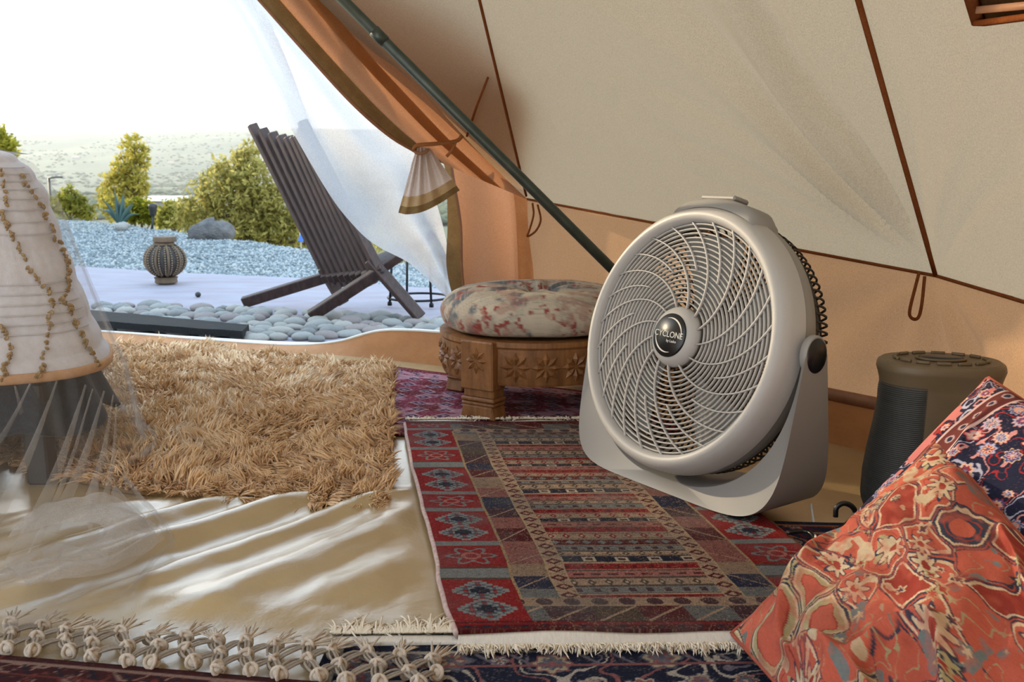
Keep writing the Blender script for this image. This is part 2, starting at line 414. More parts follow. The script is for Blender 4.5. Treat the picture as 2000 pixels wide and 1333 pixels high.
# ---------------------------------------------------------------- trees and shrubs
def leafmat(name, c1, c2, tr=.5):
    m, n, out = mat_base(name); a = nd(n, 'ShaderNodeAttribute', attribute_name='Col')
    d = nd(n, 'ShaderNodeBsdfDiffuse'); t = nd(n, 'ShaderNodeBsdfTranslucent'); x = nd(n, 'ShaderNodeMixShader'); x.inputs[0].default_value = tr
    n.links.new(a.outputs['Color'], d.inputs[0]); n.links.new(a.outputs['Color'], t.inputs[0])
    n.links.new(d.outputs[0], x.inputs[1]); n.links.new(t.outputs[0], x.inputs[2]); n.links.new(x.outputs[0], out.inputs[0]); return m
m_leaf = leafmat('backlit leaves', 0, 0, .55)
m_bark = M('bark', (70, 60, 45), (110, 96, 74), 12, .9, bump=(30, .02))
def leaf_cloud(blobs, n, size, c1, c2, seed):
    r = np.random.default_rng(seed)
    w = np.array([b[3] ** 2 for b in blobs]); w = w / w.sum(); k = r.choice(len(blobs), n, p=w)
    C = np.array([b[:3] for b in blobs])[k]; R = np.array([b[3] for b in blobs])[k]
    d = r.normal(size=(n, 3)); d /= np.linalg.norm(d, axis=1)[:, None]
    # sprigs: leaves gather along short twigs that point out of the crown
    nt_ = max(1, n // 9); kt = k[:nt_]; dt = d[:nt_] + A(0, 0, .35); dt /= np.linalg.norm(dt, axis=1)[:, None]
    T0 = C[:nt_] + d[:nt_] * (R[:nt_] * r.uniform(.25, 1.0, nt_) ** .6)[:, None]; tl_ = R[:nt_] * r.uniform(.2, .62, nt_)
    w_ = r.integers(0, nt_, n); f_ = r.random(n)
    P = T0[w_] + dt[w_] * (tl_[w_] * f_)[:, None] + r.normal(0, .045, (n, 3)) * R[w_][:, None]
    C = C[:nt_][w_]; R = R[:nt_][w_]
    ax = r.normal(size=(n, 3)); ax /= np.linalg.norm(ax, axis=1)[:, None]
    b = np.cross(ax, r.normal(size=(n, 3))); b /= np.linalg.norm(b, axis=1)[:, None]
    s = size * r.uniform(.6, 1.3, n)[:, None]
    V = np.stack([P, P + ax * s * .5 + b * s * .2, P + ax * s, P + ax * s * .5 - b * s * .2], 1)
    F = np.arange(n * 4).reshape(n, 4)
    t = np.clip(r.random(n) * .7 + .3 * fbm(P[:, 0] * 3 / R.mean(), P[:, 2] * 3 / R.mean(), seed), 0, 1)[:, None]
    col = lin(c1)[None] * (1 - t) + lin(c2)[None] * t
    return V.reshape(-1, 3), F, np.repeat(col, 4, 0)
def tree(name, label, cat, blobs_px, Y, base_px, n, size, c1, c2, seed, group=None, trunk=.06, spread=.5):
    r = random.Random(seed)
    blobs = []
    for (u, v, rr) in blobs_px:
        p = D(u, v, Y); R = rr * Y / 1900
        blobs.append((p[0], p[1] + r.uniform(-spread, spread) * R, p[2], R))
    gp = D(base_px[0], base_px[1], Y)
    t = thing(name, label, cat, gp, group=group)
    V, F, c = leaf_cloud(blobs, n, size, c1, c2, seed)
    part('foliage', (V, F), m_leaf, t, smooth=False, col=c, kind='stuff')
    tb = MB()
    top = max(blobs, key=lambda b: b[2])
    k = spline([gp, gp * .6 + A(*top[:3]) * .4 + A(trunk, 0, 0), A(*top[:3])], 10)
    tb.add(*tube(k, np.linspace(trunk, trunk * .2, 10), 7))
    for b in blobs[1:]:
        j = k[r.randint(2, 5)]
        tb.add(*tube(spline([j, (j + A(*b[:3])) / 2 + A(0, 0, -.1 * b[3]), A(*b[:3])], 6), np.linspace(trunk * .5, trunk * .12, 6), 5))
    part('trunk', tb.get(), m_bark, t)
    return t
YG1, YG2 = (120, 120, 38), (214, 200, 88)
tree('slender_tree', 'tall slender yellow green tree standing behind the agave', 'tree',
     [(262, 282, 16), (254, 300, 20), (272, 300, 14), (246, 325, 22), (268, 330, 20), (236, 352, 24), (276, 358, 18), (226, 378, 28), (258, 376, 26), (215, 400, 26), (250, 405, 34)],
     24, (255, 470), 4200, .13, (124, 120, 52), (206, 192, 100), 11, trunk=.09)
tree('olive_shrub', 'wide yellow green shrub behind the boulder and the slatted chair', 'shrub',
     [(485, 290, 16), (478, 315, 26), (455, 340, 34), (500, 350, 34), (420, 372, 34), (470, 380, 44), (525, 385, 36), (390, 402, 34), (440, 415, 44), (500, 420, 46), (550, 420, 40), (365, 425, 26), (575, 450, 36), (530, 455, 36), (610, 440, 34), (650, 455, 34), (690, 470, 30), (730, 470, 26), (480, 455, 34)],
     12.6, (480, 530), 13000, .080, (120, 116, 60), (200, 190, 118), 12, trunk=.05)
tree('leafy_tree', 'leafy tree at the left edge above the white quilt', 'tree',
     [(-30, 262, 30), (0, 275, 20), (14, 292, 14), (-10, 305, 22), (-50, 300, 34), (18, 312, 9)], 19, (-40, 430), 2600, .12, (86, 100, 32), (200, 188, 80), 13, trunk=.08)
tree('low_shrub', 'low dull green shrub beside the lamp post', 'shrub', [(135, 385, 16), (118, 402, 20), (150, 405, 18), (165, 418, 14)], 24, (135, 450), 1800, .12, (92, 100, 46), (170, 165, 80), 14, trunk=.03)
tree('dark_shrub', 'dark green shrub between the agave and the stake light', 'shrub', [(268, 405, 15), (285, 415, 16), (250, 418, 14), (305, 425, 10)], 15.5, (275, 470), 1700, .09, (70, 84, 30), (150, 146, 50), 15, trunk=.03)
tree('pale_shrub', 'pale olive shrub between the stake light and the boulder', 'shrub', [(335, 415, 18), (350, 428, 16), (322, 430, 13), (372, 420, 14)], 14.5, (340, 475), 1900, .085, (110, 112, 50), (188, 182, 96), 16, trunk=.03)
# evergreen screen added out of view to keep the low sun off the patio
hd = thing('shade_hedge', 'unseen tall evergreen screen added to shade the patio from the left', 'shade_hedge', (-13.6, 13.2, -.1))
rr = random.Random(90); bl = []; tk = MB()
for k, (x, y, h) in enumerate([(-13.5, 9.5, 4.5), (-13.0, 12.2, 4.5), (-13.8, 14.6, 4.6), (-14.5, 17.2, 4.4)]):
    bl += [(x + rr.uniform(-.9, .9), y + rr.uniform(-1.3, 1.3), rr.uniform(.6, h), rr.uniform(.8, 1.3)) for _ in range(16)]
    tk.add(*tube([(x, y, -.4), (x + .1, y, 1.5), (x, y + .1, h)], (.14, .1, .04), 8))
V, F, c = leaf_cloud(bl, 36000, .22, (60, 78, 30), (140, 140, 52), 50)
part('foliage', (V, F), m_leaf, hd, smooth=False, col=c, kind='stuff'); part('stems', tk.get(), m_bark, hd)

# agave on the crest
m_agave = M('agave leaf', (36, 66, 66), (70, 100, 98), 6, .6, stretch=(1, 1, .3))
ag = thing('agave', 'blue green agave with pointed leaves on the gravel crest', 'agave', G(236, 440))
sc_ = 12.3 / 1900
for (du, dv, w, bow) in [(-6, -74, 11, 0), (14, -70, 11, 0), (-28, -56, 10, -4), (32, -48, 11, 5), (-46, -28, 9, -14), (38, -22, 10, 10), (2, -60, 10, 3), (-14, -66, 10, -3), (22, -40, 12, 4)]:
    tip = A(du * sc_, rs.uniform(-.12, .12), -dv * sc_)
    c = spline([A(0, 0, 0), tip * .5 + A(0, 0, abs(bow) * sc_ * .9), tip], 12); tt = np.linspace(0, 1, 12)
    wd = w * sc_ * np.clip(np.sin(np.pi * (tt * .78 + .18)), .02, 1) * (1 - tt ** 3)
    part('leaf', tube(c, np.maximum(wd, .003), 8, sq=(1, .35)), m_agave, ag, local=True)
# rock at the agave's foot
o = part('rock', blob(71, 14, 9, .3), m_peb[0]); o.location = G(243, 446, .0) + A(0, -.06, .02); o.scale = (.085, .07, .06); tag(o, 'small pale rock at the foot of the agave', 'rock')
# boulder
o = part('boulder', blob(77, 26, 16, .35), M('boulder stone', (84, 86, 92), (122, 120, 118), 3, .9, bump=(9, .04))); p = G(416, 462)
o.location = (p[0], p[1] + .1, .02); o.scale = (.245, .22, .15); tag(o, 'grey rounded boulder on the gravel crest', 'boulder')
# solar stake light
m_dark = M('dark plastic', (34, 36, 40), (48, 50, 54), 20, .5)
p = G(296, 444); sl = thing('stake_light', 'dark garden stake light leaning beside the agave', 'lamp', p)
s2 = 12.0 / 1900
part('stake', tube([(0, 0, -.05), (5 * s2, 0, 22 * s2)], .016, 6), m_dark, sl, local=True)
part('lamp_head', lathe([(.004, 20 * s2), (6 * s2, 24 * s2), (8 * s2, 38 * s2), (9 * s2, 40 * s2), (8 * s2, 45 * s2), (.004, 47 * s2)], 12), m_dark, sl, local=True)
bpy.data.objects['lamp_head'].location = (5 * s2, 0, 0)
# street lamp far away
p = D(102, 430, 45); st = thing('street_lamp', 'thin street lamp post beyond the gravel at the left', 'lamp', p); s3 = 45 / 1900
part('post', tube([(0, 0, -1), (0, 0, 80 * s3)], .055, 6), m_dark, st, local=True)
part('arm', tube([(0, 0, 80 * s3), (8 * s3, 0, 81 * s3), (14 * s3, 0, 82 * s3)], .045, 6), m_dark, st, local=True)
part('lamp_head', box((19 * s3, 0, 82 * s3), (.35, .14, .08), .02), m_dark, st, smooth=False, local=True)
# small blue sign on a stick behind the chair
p = G(588, 481); bs = thing('garden_marker', 'small blue marker tilted on a stick behind the chair', 'marker', p); s4 = 9.1 / 1900
part('stick', tube([(0, 0, -.03), (-1 * s4, 0, 30 * s4)], .007, 6), M('pale stick', (190, 180, 150), (205, 196, 170), 20, .8), bs, local=True)
V, F = box((0, 0, 0), (9 * s4, .012, 28 * s4), .003); a = .35
V = V @ A((math.cos(a), 0, math.sin(a)), (0, 1, 0), (-math.sin(a), 0, math.cos(a))).T + A(4 * s4, -.012, 22 * s4)
part('plate', (V, F), M('blue plate', (60, 110, 205), (80, 130, 220), 10, .5), bs, smooth=False, local=True)
# dark ball on the patio
o = part('small_ball', blob(5, 14, 9, .05), m_dark); p = G(387, 578); o.location = (p[0], p[1], .007); o.scale = (.017, .017, .016); tag(o, 'tiny dark ball lying on the patio', 'ball')

# doormat
m_mat = M('black rubber mat', (7, 9, 10), (16, 19, 21), 90, .9, bump=(130, .006))
q = [G(150, 642), G(474, 667), G(487, 653), G(150, 620)]
P = np.zeros((50, 10, 3))
for i in range(50):
    for j in range(10):
        s, t = i / 49, j / 9; P[i, j] = (q[0] * (1 - s) + q[1] * s) * (1 - t) + (q[3] * (1 - s) + q[2] * s) * t
P[..., 2] = .040 + .006 * fbm(P[..., 0] * 9, P[..., 1] * 9, 3)
V, F, _ = slab(P, .030); o = part('doormat', (V, F), m_mat, autos=50); tag(o, 'black rubber doormat lying on the cobbles by the door', 'doormat')

# ---------------------------------------------------------------- lantern
m_lw = M('lantern wood', (76, 62, 48), (112, 94, 74), 16, .7, stretch=(1, 1, .2), bump=(60, .002)); m_lb = M('lantern beads', (120, 104, 82), (140, 122, 100), 30, .6); m_lg = M('lantern panel', (44, 40, 38), (70, 64, 60), 60, .7, bump=(220, .004))
p = G(325, 553); ln = thing('lantern', 'round carved wooden lantern standing on the patio', 'lantern', p); k = 6.1 / 1900
part('base', lathe([(.001, 0), (20 * k, 0), (22 * k, 2 * k), (21 * k, 8 * k), (23 * k, 12 * k), (.001, 12 * k)], 28), m_lw, ln, local=True, autos=40)
prof = [(37 * k * math.sin(a), (46 - 34 * math.cos(a)) * k) for a in np.linspace(.35, 2.72, 18)]
part('globe', lathe(prof, 40), m_lg, ln, local=True)
for i in range(10):
    a = i / 10 * 2 * math.pi + .2
    c = [(r * 1.06 * math.cos(a), r * 1.06 * math.sin(a), z) for r, z in prof]
    rb = part('rib', tube(c, 2.6 * k, 6), m_lw, ln, local=True)
    mb = MB()
    for side in (-1, 1):
        for (r, z) in prof[2:-2]:
            for h in (0,):
                a2 = a + side * .16
                V, F = box((r * 1.07 * math.cos(a2), r * 1.07 * math.sin(a2), z), (2.6 * k,) * 3, .6 * k); mb.add(V, F)
    part('bead_row', mb.get(), m_lb, rb, smooth=False, local=True)
part('collar', lathe([(15 * k, 74 * k), (20 * k, 76 * k), (20 * k, 80 * k), (15 * k, 82 * k)], 28), m_lw, ln, local=True, autos=40)
V, F = lathe([(.001, 0), (22 * k, 0), (23 * k, 2 * k), (22 * k, 10 * k), (.001, 11 * k)], 28); 
part('lid', (V + A(2 * k, 0, 82 * k), F), m_lw, ln, local=True, autos=40)
V, F = tube([(-22 * k, -6 * k, 72 * k), (-8 * k, -10 * k, 79 * k), (4 * k, -12 * k, 82 * k)], 2.5 * k, 6); part('handle', (V, F), m_lw, ln, local=True)

# ---------------------------------------------------------------- slatted wooden chair
m_ch = M('dark stained wood', (40, 27, 24), (70, 49, 43), 10, .5, stretch=(6, 6, .6), bump=(40, .0015))
fA, fB, fC, fD = A(-1.432, 5.137, 0), A(-.974, 4.655, 0), A(-.888, 5.098, 0), A(-.437, 4.607, 0)
PL, PR = D(640, 541, 5.11), D(742, 531, 4.63)
TL, TR = D(492, 243, 5.16), D(590, 236, 4.70)
SL, SR = PL + (PL - fA) * .82, PR + (PR - fB) * .82
chair = thing('slatted_chair', 'dark wooden slatted folding chair on the patio behind the white screen', 'chair', (fA + fB + fC + fD) / 4)
def stick(name, a, b, w=.030, d=.046, side=A(.69, -.72, 0)):
    a, b = np.asarray(a, float), np.asarray(b, float); t = b - a; Ln = np.linalg.norm(t); t /= Ln
    s = side - t * (side @ t); s /= np.linalg.norm(s); u = np.cross(t, s)
    V, F = box((0, 0, 0), (w, d, Ln), .004)
    V = (a + b) / 2 + V[:, :1] * s + V[:, 1:2] * u + V[:, 2:] * t
    return part(name, (V, F), m_ch, chair, smooth=False)
def fl(p): return p + A(0, 0, .018)
stick('leg', fl(fA), PL + (PL - fA) * .05, .034, .058); stick('leg', fl(fB), PR + (PR - fB) * .05, .034, .058)
stick('leg', fl(fC), PL + (PL - fC) * .3, .034, .058); stick('leg', fl(fD), PR + (PR - fD) * .25, .034, .058)
NS = 10
for i in range(NS):
    s = i / (NS - 1); lo_ = PL * (1 - s) + PR * s; hi_ = TL * (1 - s) + TR * s; dn = (hi_ - lo_) / np.linalg.norm(hi_ - lo_)
    dip = -.075 * math.sin(math.pi * s); back = A(-.5, -.45, 0) * .07 * math.sin(math.pi * s) * -1
    stick('back_slat', lo_ - dn * (.03 + .05 * math.sin(math.pi * s)), hi_ + dn * dip + back, .032, .05)
    if i < NS - 1:
        s = (i + .5) / (NS - 1); a = PL * (1 - s) + PR * s; b = SL * (1 - s) + SR * s
        stick('seat_slat', a - (b - a) * .12, b, .030, .044)
for z, e in ((0.0, .03), (.0, .03)):
    pass
part('pivot_rod', tube([PL + (PL - PR) * .06, PR + (PR - PL) * .06], .008, 8), m_dark, chair)
m1, m2 = PL * .55 + SL * .45, PR * .55 + SR * .45
part('seat_rod', tube([m1, m2], .008, 8), m_dark, chair)

# black metal stand behind the chair
m_iron = M('black iron', (16, 17, 19), (28, 29, 31), 20, .45, metal=.4)
c0 = G(818, 593); sd_ = thing('metal_stand', 'black metal ring stand behind the chair legs', 'stand', c0)
ra = .165; an = np.linspace(0, 2 * math.pi, 40, endpoint=False)
part('lower_ring', tube(np.stack([ra * np.cos(an), ra * np.sin(an), 0 * an + .035], -1), .007, 6, closed=True), m_iron, sd_, local=True)
part('upper_ring', tube(np.stack([ra * .9 * np.cos(an), ra * .9 * np.sin(an), 0 * an + .27], -1), .007, 6, closed=True), m_iron, sd_, local=True)
for i in range(4):
    a = .5 + i * math.pi / 2
    lg = part('leg', tube([(ra * .9 * math.cos(a), ra * .9 * math.sin(a), .275), (ra * 1.02 * math.cos(a), ra * 1.02 * math.sin(a), .0)], .007, 6), m_iron, sd_, local=True)
    part('foot', lathe([(.001, -.002), (.012, 0), (.012, .018), (.006, .024)], 10), m_iron, lg, local=True).location = (ra * 1.02 * math.cos(a), ra * 1.02 * math.sin(a), 0)

# ================================================================ TENT
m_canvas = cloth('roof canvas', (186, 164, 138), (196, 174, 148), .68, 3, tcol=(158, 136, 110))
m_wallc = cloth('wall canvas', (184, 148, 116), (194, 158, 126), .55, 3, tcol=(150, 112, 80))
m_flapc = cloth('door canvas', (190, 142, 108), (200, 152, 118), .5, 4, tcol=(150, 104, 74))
m_hem = cloth('olive hem tape', (128, 104, 70), (146, 120, 82), .25, 20)
m_seam = cloth('rust seam tape', (128, 72, 40), (146, 86, 50), .3, 20)
m_jamb = cloth('jamb tape', (168, 112, 70), (180, 124, 80), .3, 10)
m_sheer = cloth('white mesh screen', (198, 201, 208), (206, 209, 216), .55, 8, bump=None, clear=.14)
m_lip = M('tan groundsheet wall', (164, 108, 58), (186, 128, 74), 8, .55, bump=(30, .002))
m_lip2 = M('brown welt', (122, 80, 54), (142, 98, 68), 20, .6)
m_edge = M('white edge tape', (226, 226, 222), (238, 238, 234), 20, .6)
m_pole = M('green grey steel pole', (52, 60, 54), (66, 74, 68), 30, .38, metal=.5)

W0, W1, W2 = D(1030, 388, 3.50), D(1828, 537, 2.3), D(2000, 588, 1.95)
W3, W4 = A(1.20, 1.25, .50), A(1.12, .35, .52)
APEX = A(-.50, .60, 2.8)
S2P = W0
def fold(P, N, amp):   # canvas is never flat: long shallow folds and fine creases
    return P + N * amp[..., None]
def panel(a, b, ap, nu, nv, seed, puff=.03, tension=None, t1=1.0):
    s = np.linspace(0, 1, nu)[:, None, None]; t = (np.linspace(0, 1, nv) ** 1.3 * t1)[None, :, None]
    P = (a * (1 - s) + b * s) * (1 - t) + ap * t
    N = np.cross(b - a, ap - a); N /= np.linalg.norm(N)
    if N[2] < 0: N = -N
    d = puff * np.sin(math.pi * s[..., 0]) * np.sin(math.pi * np.clip(t[..., 0] / t1, 0, 1) ** .6)
    q = P @ ((b - a) / np.linalg.norm(b - a)); w = P @ np.cross((b - a) / np.linalg.norm(b - a), N)
    d = d + .012 * (fbm(q * 3, w * 1.4, seed) - .5) * np.sin(math.pi * s[..., 0])
    if tension is not None:
        dq = q - tension @ ((b - a) / np.linalg.norm(b - a)); dw = w - tension @ np.cross((b - a) / np.linalg.norm(b - a), N)
        r = np.hypot(dq, dw) + 1e-4; an = np.arctan2(dw, dq)
        for k, (a0, wd, am, r0) in enumerate([(.55, .04, .008, .8), (.8, .05, -.008, .8), (1.05, .05, .010, .9), (1.3, .05, -.008, .9), (1.80, .05, .034, 1.1), (1.95, .06, -.030, 1.1), (2.12, .06, .036, 1.0), (2.30, .05, -.022, .9), (2.45, .03, .016, .8), (2.62, .022, .012, .8), (2.78, .03, .010, .7)]):
            a1 = a0 + .05 * np.sin(r * 6 + k)
            d = d + am * np.exp(-((an - a1) / wd) ** 2) * sst(.02, .35, r) * np.exp(-(r / r0) ** 2)
    # hairline creases
    cx = fbm(q * 2.2 + .6 * w, w * .9, seed + 3, 3); d = d + .0045 * np.exp(-((cx - .5) / .012) ** 2) * np.sin(math.pi * s[..., 0])
    return P + N * d[..., None]
roof = thing('ceiling', 'beige cotton canvas tent roof sloping up over the fan', 'tent roof', (0, 0, 0), kind='structure')
PM = panel(W0, W1, APEX, 150, 150, 21, .035, W1)
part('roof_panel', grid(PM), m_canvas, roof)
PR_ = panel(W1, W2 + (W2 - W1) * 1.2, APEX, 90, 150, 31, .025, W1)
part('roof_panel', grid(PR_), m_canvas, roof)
part('roof_panel', grid(panel(W2 + (W2 - W1) * 1.2, A(1.15, .1, .52), APEX, 30, 40, 41, .025)), m_canvas, roof)
# triangle between the first seam and the door gable
GQ = D(585, 0, 2.95); PEAK = W0 + (GQ - W0) * 2.3
s = np.linspace(0, 1, 40)[:, None, None]; t = np.linspace(0, 1, 60)[None, :, None]
PT = W0 + ((PEAK - W0) * (1 - s) + (APEX - W0) * s) * t
NT = np.cross(APEX - W0, PEAK - W0); NT /= np.linalg.norm(NT); NT *= np.sign(NT[1])
PT = PT + NT * (.01 * (fbm(PT[..., 0] * 4, PT[..., 2] * 3, 51) - .5) * t[..., 0])[..., None]
part('roof_panel', grid(PT), m_canvas, roof)
# the rest of the roof and wall, left and behind: closes the tent round its pole
RNGP = [A(1.12, .35, .52), A(.95, -.6, .55), A(.1, -1.5, .58), A(-1.2, -1.6, .58), A(-2.4, -.9, .58), A(-2.95, .5, .58), A(-2.85, 2.0, .58), A(-2.55, 3.25, .6)]
for k_, (a_, b_) in enumerate(zip(RNGP[:-1], RNGP[1:])):
    if k_ in (3, 4): continue                       # gap added out of view to let skylight in from behind
    part('roof_panel', grid(panel(a_, b_, APEX, 14, 16, 43, .02)), m_canvas, roof)
LJ = RNGP[-1]
part('roof_panel', (np.array([LJ, PEAK, APEX]), [(0, 1, 2)]), m_canvas, roof, smooth=False)
bw = np.array(RNGP); b0_ = bw.copy(); b0_[:, 2] = 0
back = part('wall_back', join(grid(np.stack([bw[:4], b0_[:4]], 1)), grid(np.stack([bw[5:], b0_[5:]], 1))), m_wallc, smooth=False); tag(back, 'low canvas wall closing the tent behind the viewer', 'tent wall', kind='structure')
# seams
def seam(name, P, r, mat, label):
    o = part(name, tube(P, r, 6, sq=(1, 1)), mat); return tag(o, label, 'seam', kind='structure')
def off(P, n, k): return P + n * k
inn = A(-.4, -.6, -.3)
seam('trim_1', [W1 * (1 - t) + APEX * t + inn * .004 for t in np.linspace(0, 1, 30)], .0065, m_seam, 'rust brown roof seam running up from above the heater')
seam('trim_2', [W0 * (1 - t) + APEX * t + inn * .004 for t in np.linspace(0.005, 1, 30)], .0045, m_seam, 'thin rust roof seam running up from the door jamb')
def hit(u, v, p0, nn):
    r = ray(u, v); return CP + r * (((p0 - CP) @ nn) / (r @ nn))
seam('trim_3', [hit(956, 150, W0, NT) + inn * .012, hit(936, 205, W0, NT) + inn * .02, hit(915, 264, W0, NT) + inn * .012], .004, m_seam, 'short forked cord beside the thin roof seam')
# lower wall, bowed between the guy points
def wall_pts(z_at):
    out = []
    for i, (a, b) in enumerate(((W0, W1), (W1, W2), (W2, W3), (W3, W4))):
        n = (60, 24, 16, 10)[i]
        for k in range(n):
            s = k / n; p = a * (1 - s) + b * s
            out.append(p)
    out.append(W4); return np.array(out)
top = wall_pts(0)
arc = np.concatenate([[0], np.cumsum(np.linalg.norm(np.diff(top[:, :2], axis=0), axis=1))])
top[:, 2] -= .012 * np.abs(np.sin(arc * 3.3)) * 0
bot = top.copy(); bot[:, 2] = .01
od = np.gradient(top[:, :2], axis=0); od /= np.linalg.norm(od, axis=1)[:, None]; on = np.stack([-od[:, 1], od[:, 0]], -1); on *= np.sign(on[:, :1] + on[:, 1:])   # outward
bot[:, :2] += on * .035
t = np.linspace(0, 1, 40)[None, :, None]; PW = top[:, None] * (1 - t) + bot[:, None] * t
dr = np.linalg.norm(top[:, None, :2] - W1[None, None, :2], axis=2)
am = .022 * (fbm(arc[:, None] * 5 + t[..., 0] * 2, t[..., 0] * 1.5, 61) - .5) * 2 * np.sin(math.pi * t[..., 0])
ang = np.arctan2(arc[:, None] - arc[60], t[..., 0] * .5 + .02)
am = am + .018 * np.sin(ang * 11) * np.exp(-(((arc[:, None] - arc[60]) / .45) ** 2)) * sst(.0, .3, t[..., 0]) * (1 - t[..., 0])
PW[..., :2] += on[:, None] * am[..., None]
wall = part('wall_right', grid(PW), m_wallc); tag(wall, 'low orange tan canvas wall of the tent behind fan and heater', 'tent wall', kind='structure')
part('wall_top_tape', tube(top[::2] + A(0, 0, -.002), .0045, 6), m_seam, wall)
# bathtub lip of the groundsheet along the wall
lipt = bot.copy(); lipt[:, 2] = .125; lipt[:, :2] -= on * .020
lipb = bot.copy(); lipb[:, 2] = .0; lipb[:, :2] -= on * .030
LP = lipt[:, None] * (1 - t) + lipb[:, None] * t
LP[..., :2] += on[:, None] * (.008 * (fbm(arc[:, None] * 9, t[..., 0] * 2, 71) - .5))[..., None]
bb = part('baseboard_right', grid(LP), m_lip); tag(bb, 'tan groundsheet lip turned up along the canvas wall', 'groundsheet lip', kind='structure')
part('welt', tube(lipt + A(0, 0, .004), .014, 6, sq=(.7, 1.3)), m_lip2, bb)

# door sill lip: stands at the stool, sags flat towards the bed
sb = np.array([W0[:2].tolist() + [0], G(960, 728), G(900, 720), G(750, 703), G(650, 694), G(500, 688), G(350, 682), G(200, 672), G(-100, 655)])
stp = [(W0[0], W0[1], .13), D(960, 660, sb[1][1] + .03), D(900, 652, sb[2][1] + .03), D(752, 645, sb[3][1] + .04), D(655, 668, sb[4][1] + .05), D(560, 674, sb[5][1] + .06), D(400, 664, sb[6][1] + .08), D(200, 648, sb[7][1] + .1), D(-100, 630, sb[8][1] + .1)]
PS = ruled(sb, np.array(stp), 120, 12)
PS[..., 1] += .012 * (fbm(PS[..., 0] * 7, PS[..., 2] * 9, 81) - .5)
sill = part('trim_4', grid(PS), m_lip); tag(sill, 'orange tan door sill of the groundsheet behind the shaggy rug', 'sill', kind='structure')
te = PS[:, -1]
part('edge_tape', tube(te, .006, 6), m_edge, sill)
outp = te.copy(); outp[:, 1] += .09; outp[:, 2] = np.maximum(.004, te[:, 2] - .10)
part('outer_fold', grid(np.stack([te, te * .5 + outp * .5 + A(0, .01, .01), outp], 1)), m_edge, sill)

# A-frame pole
pb = D(1440, 770, 2.58); pt = D(640, -30, 2.44); pt = pb + (pt - pb) * 1.25
pl = thing('tent_pole', 'dark steel tent pole slanting down behind the fan', 'pole', (pb[0], pb[1], 0))
part('shaft', tube([pb, pb * .5 + pt * .5, pt], .0135, 12), m_pole, pl)
jn = D(712, 42, 2.61)
jj = pb + (pt - pb) * .70
part('joint_sleeve', tube([jj, jj + (pt - pb) * .02], .0155, 12), m_pole, pl)
part('foot', tube([pb + A(0, 0, .005), A(pb[0] + .01, pb[1] - .01, pb[2] * .5), A(pb[0] + .015, pb[1] - .02, .006)], .013, 10), m_pole, pl)

# ---------------------------------------------------------------- door: flap, panel, screen, ties
door = thing('door_1', 'tied back canvas tent door with a white mesh screen', 'tent door', A(W0[0], W0[1], 0), kind='structure')
def px(pts, ya, yb):
    n = len(pts); return np.array([D(u, v, ya + (yb - ya) * i / (n - 1)) for i, (u, v) in enumerate(pts)])
fa = px([(490, -20), (600, 104), (690, 202), (760, 264), (815, 298)], 2.95, 3.22)
fb = px([(655, -20), (750, 96), (850, 205), (930, 292), (1030, 390)], 2.93, 3.47)
def more_up(P, k): return np.concatenate([[P[0] + (P[0] - P[1]) * k], P])
fa, fb = more_up(fa, 3.4), more_up(fb, 3.6)
PF = ruled(fa, fb, 110, 46)
tt = np.linspace(0, 1, 46)[None]; uu = np.linspace(0, 1, 110)[:, None]
PF[..., 1] -= .035 * np.sin(tt * math.pi) + .018 * np.sin(tt * 13 + uu * 2) * (1 - .4 * uu)
part('door_flap', grid(PF), m_flapc, door)
part('flap_hem', grid(PF[:, 0:12] + A(0, -.006, 0)), m_hem, door, label='olive hem tape along the flap edge')
part('flap_edge', tube(PF[:, 0] + A(0, -.006, 0), .006, 6), m_lip2, door)
part('flap_band', grid(PF[:, 26:35] + A(0, -.005, 0)), m_jamb, door)
# lower door panel beside the jamb
da = px([(852, 298), (868, 330), (880, 420), (890, 510), (900, 590), (905, 700)], 3.50, 3.54)
db = px([(1040, 385), (1042, 430), (1044, 500), (1044, 560), (1044, 620), (1044, 712)], 3.52, 3.54)
PD = ruled(da, db, 60, 30); PD[..., 1] += .025 * np.sin(np.linspace(0, 9, 30))[None] * np.linspace(.3, 1, 60)[:, None] + .03
part('door_panel', grid(PD), m_flapc, door)
part('jamb_strip', grid(PD[:, 23:30] + A(0, -.012, 0)), m_jamb, door, label='darker orange tape along the door jamb')
# curved hem strip hanging beside the screen
ha = px([(866, 308), (872, 360), (874, 440), (872, 520), (885, 585)], 3.46, 3.48); hb = px([(880, 306), (888, 360), (900, 440), (902, 520), (908, 585)], 3.46, 3.48)
PH = ruled(ha, hb, 40, 6); part('hem_strip', grid(PH), m_hem, door); part('hem_cord', tube(PH[:, -1], .005, 6), m_lip2, door)
# white mesh screen
sa = px([(425, -20), (470, 45), (530, 170), (562, 240), (640, 375), (690, 440), (735, 480), (800, 515), (850, 560), (890, 596)], 3.25, 3.58)
sb2 = px([(500, -20), (560, 60), (620, 128), (690, 206), (760, 268), (815, 300), (840, 360), (862, 430), (880, 510), (898, 596)], 3.10, 3.55)
sa, sb2 = more_up(sa, 5.0), more_up(sb2, 5.0)
PSn = ruled(sa, sb2, 120, 40); u_ = np.linspace(0, 1, 120)[:, None]; v_ = np.linspace(0, 1, 40)[None]
PSn[..., 1] += .03 * np.sin(v_ * 8 + u_ * 5) * np.sin(v_ * math.pi) + .015 * (fbm(v_ * 4, u_ * 9, 91) - .5)
part('mesh_screen', grid(PSn), m_sheer, door, label='sheer white mesh screen')
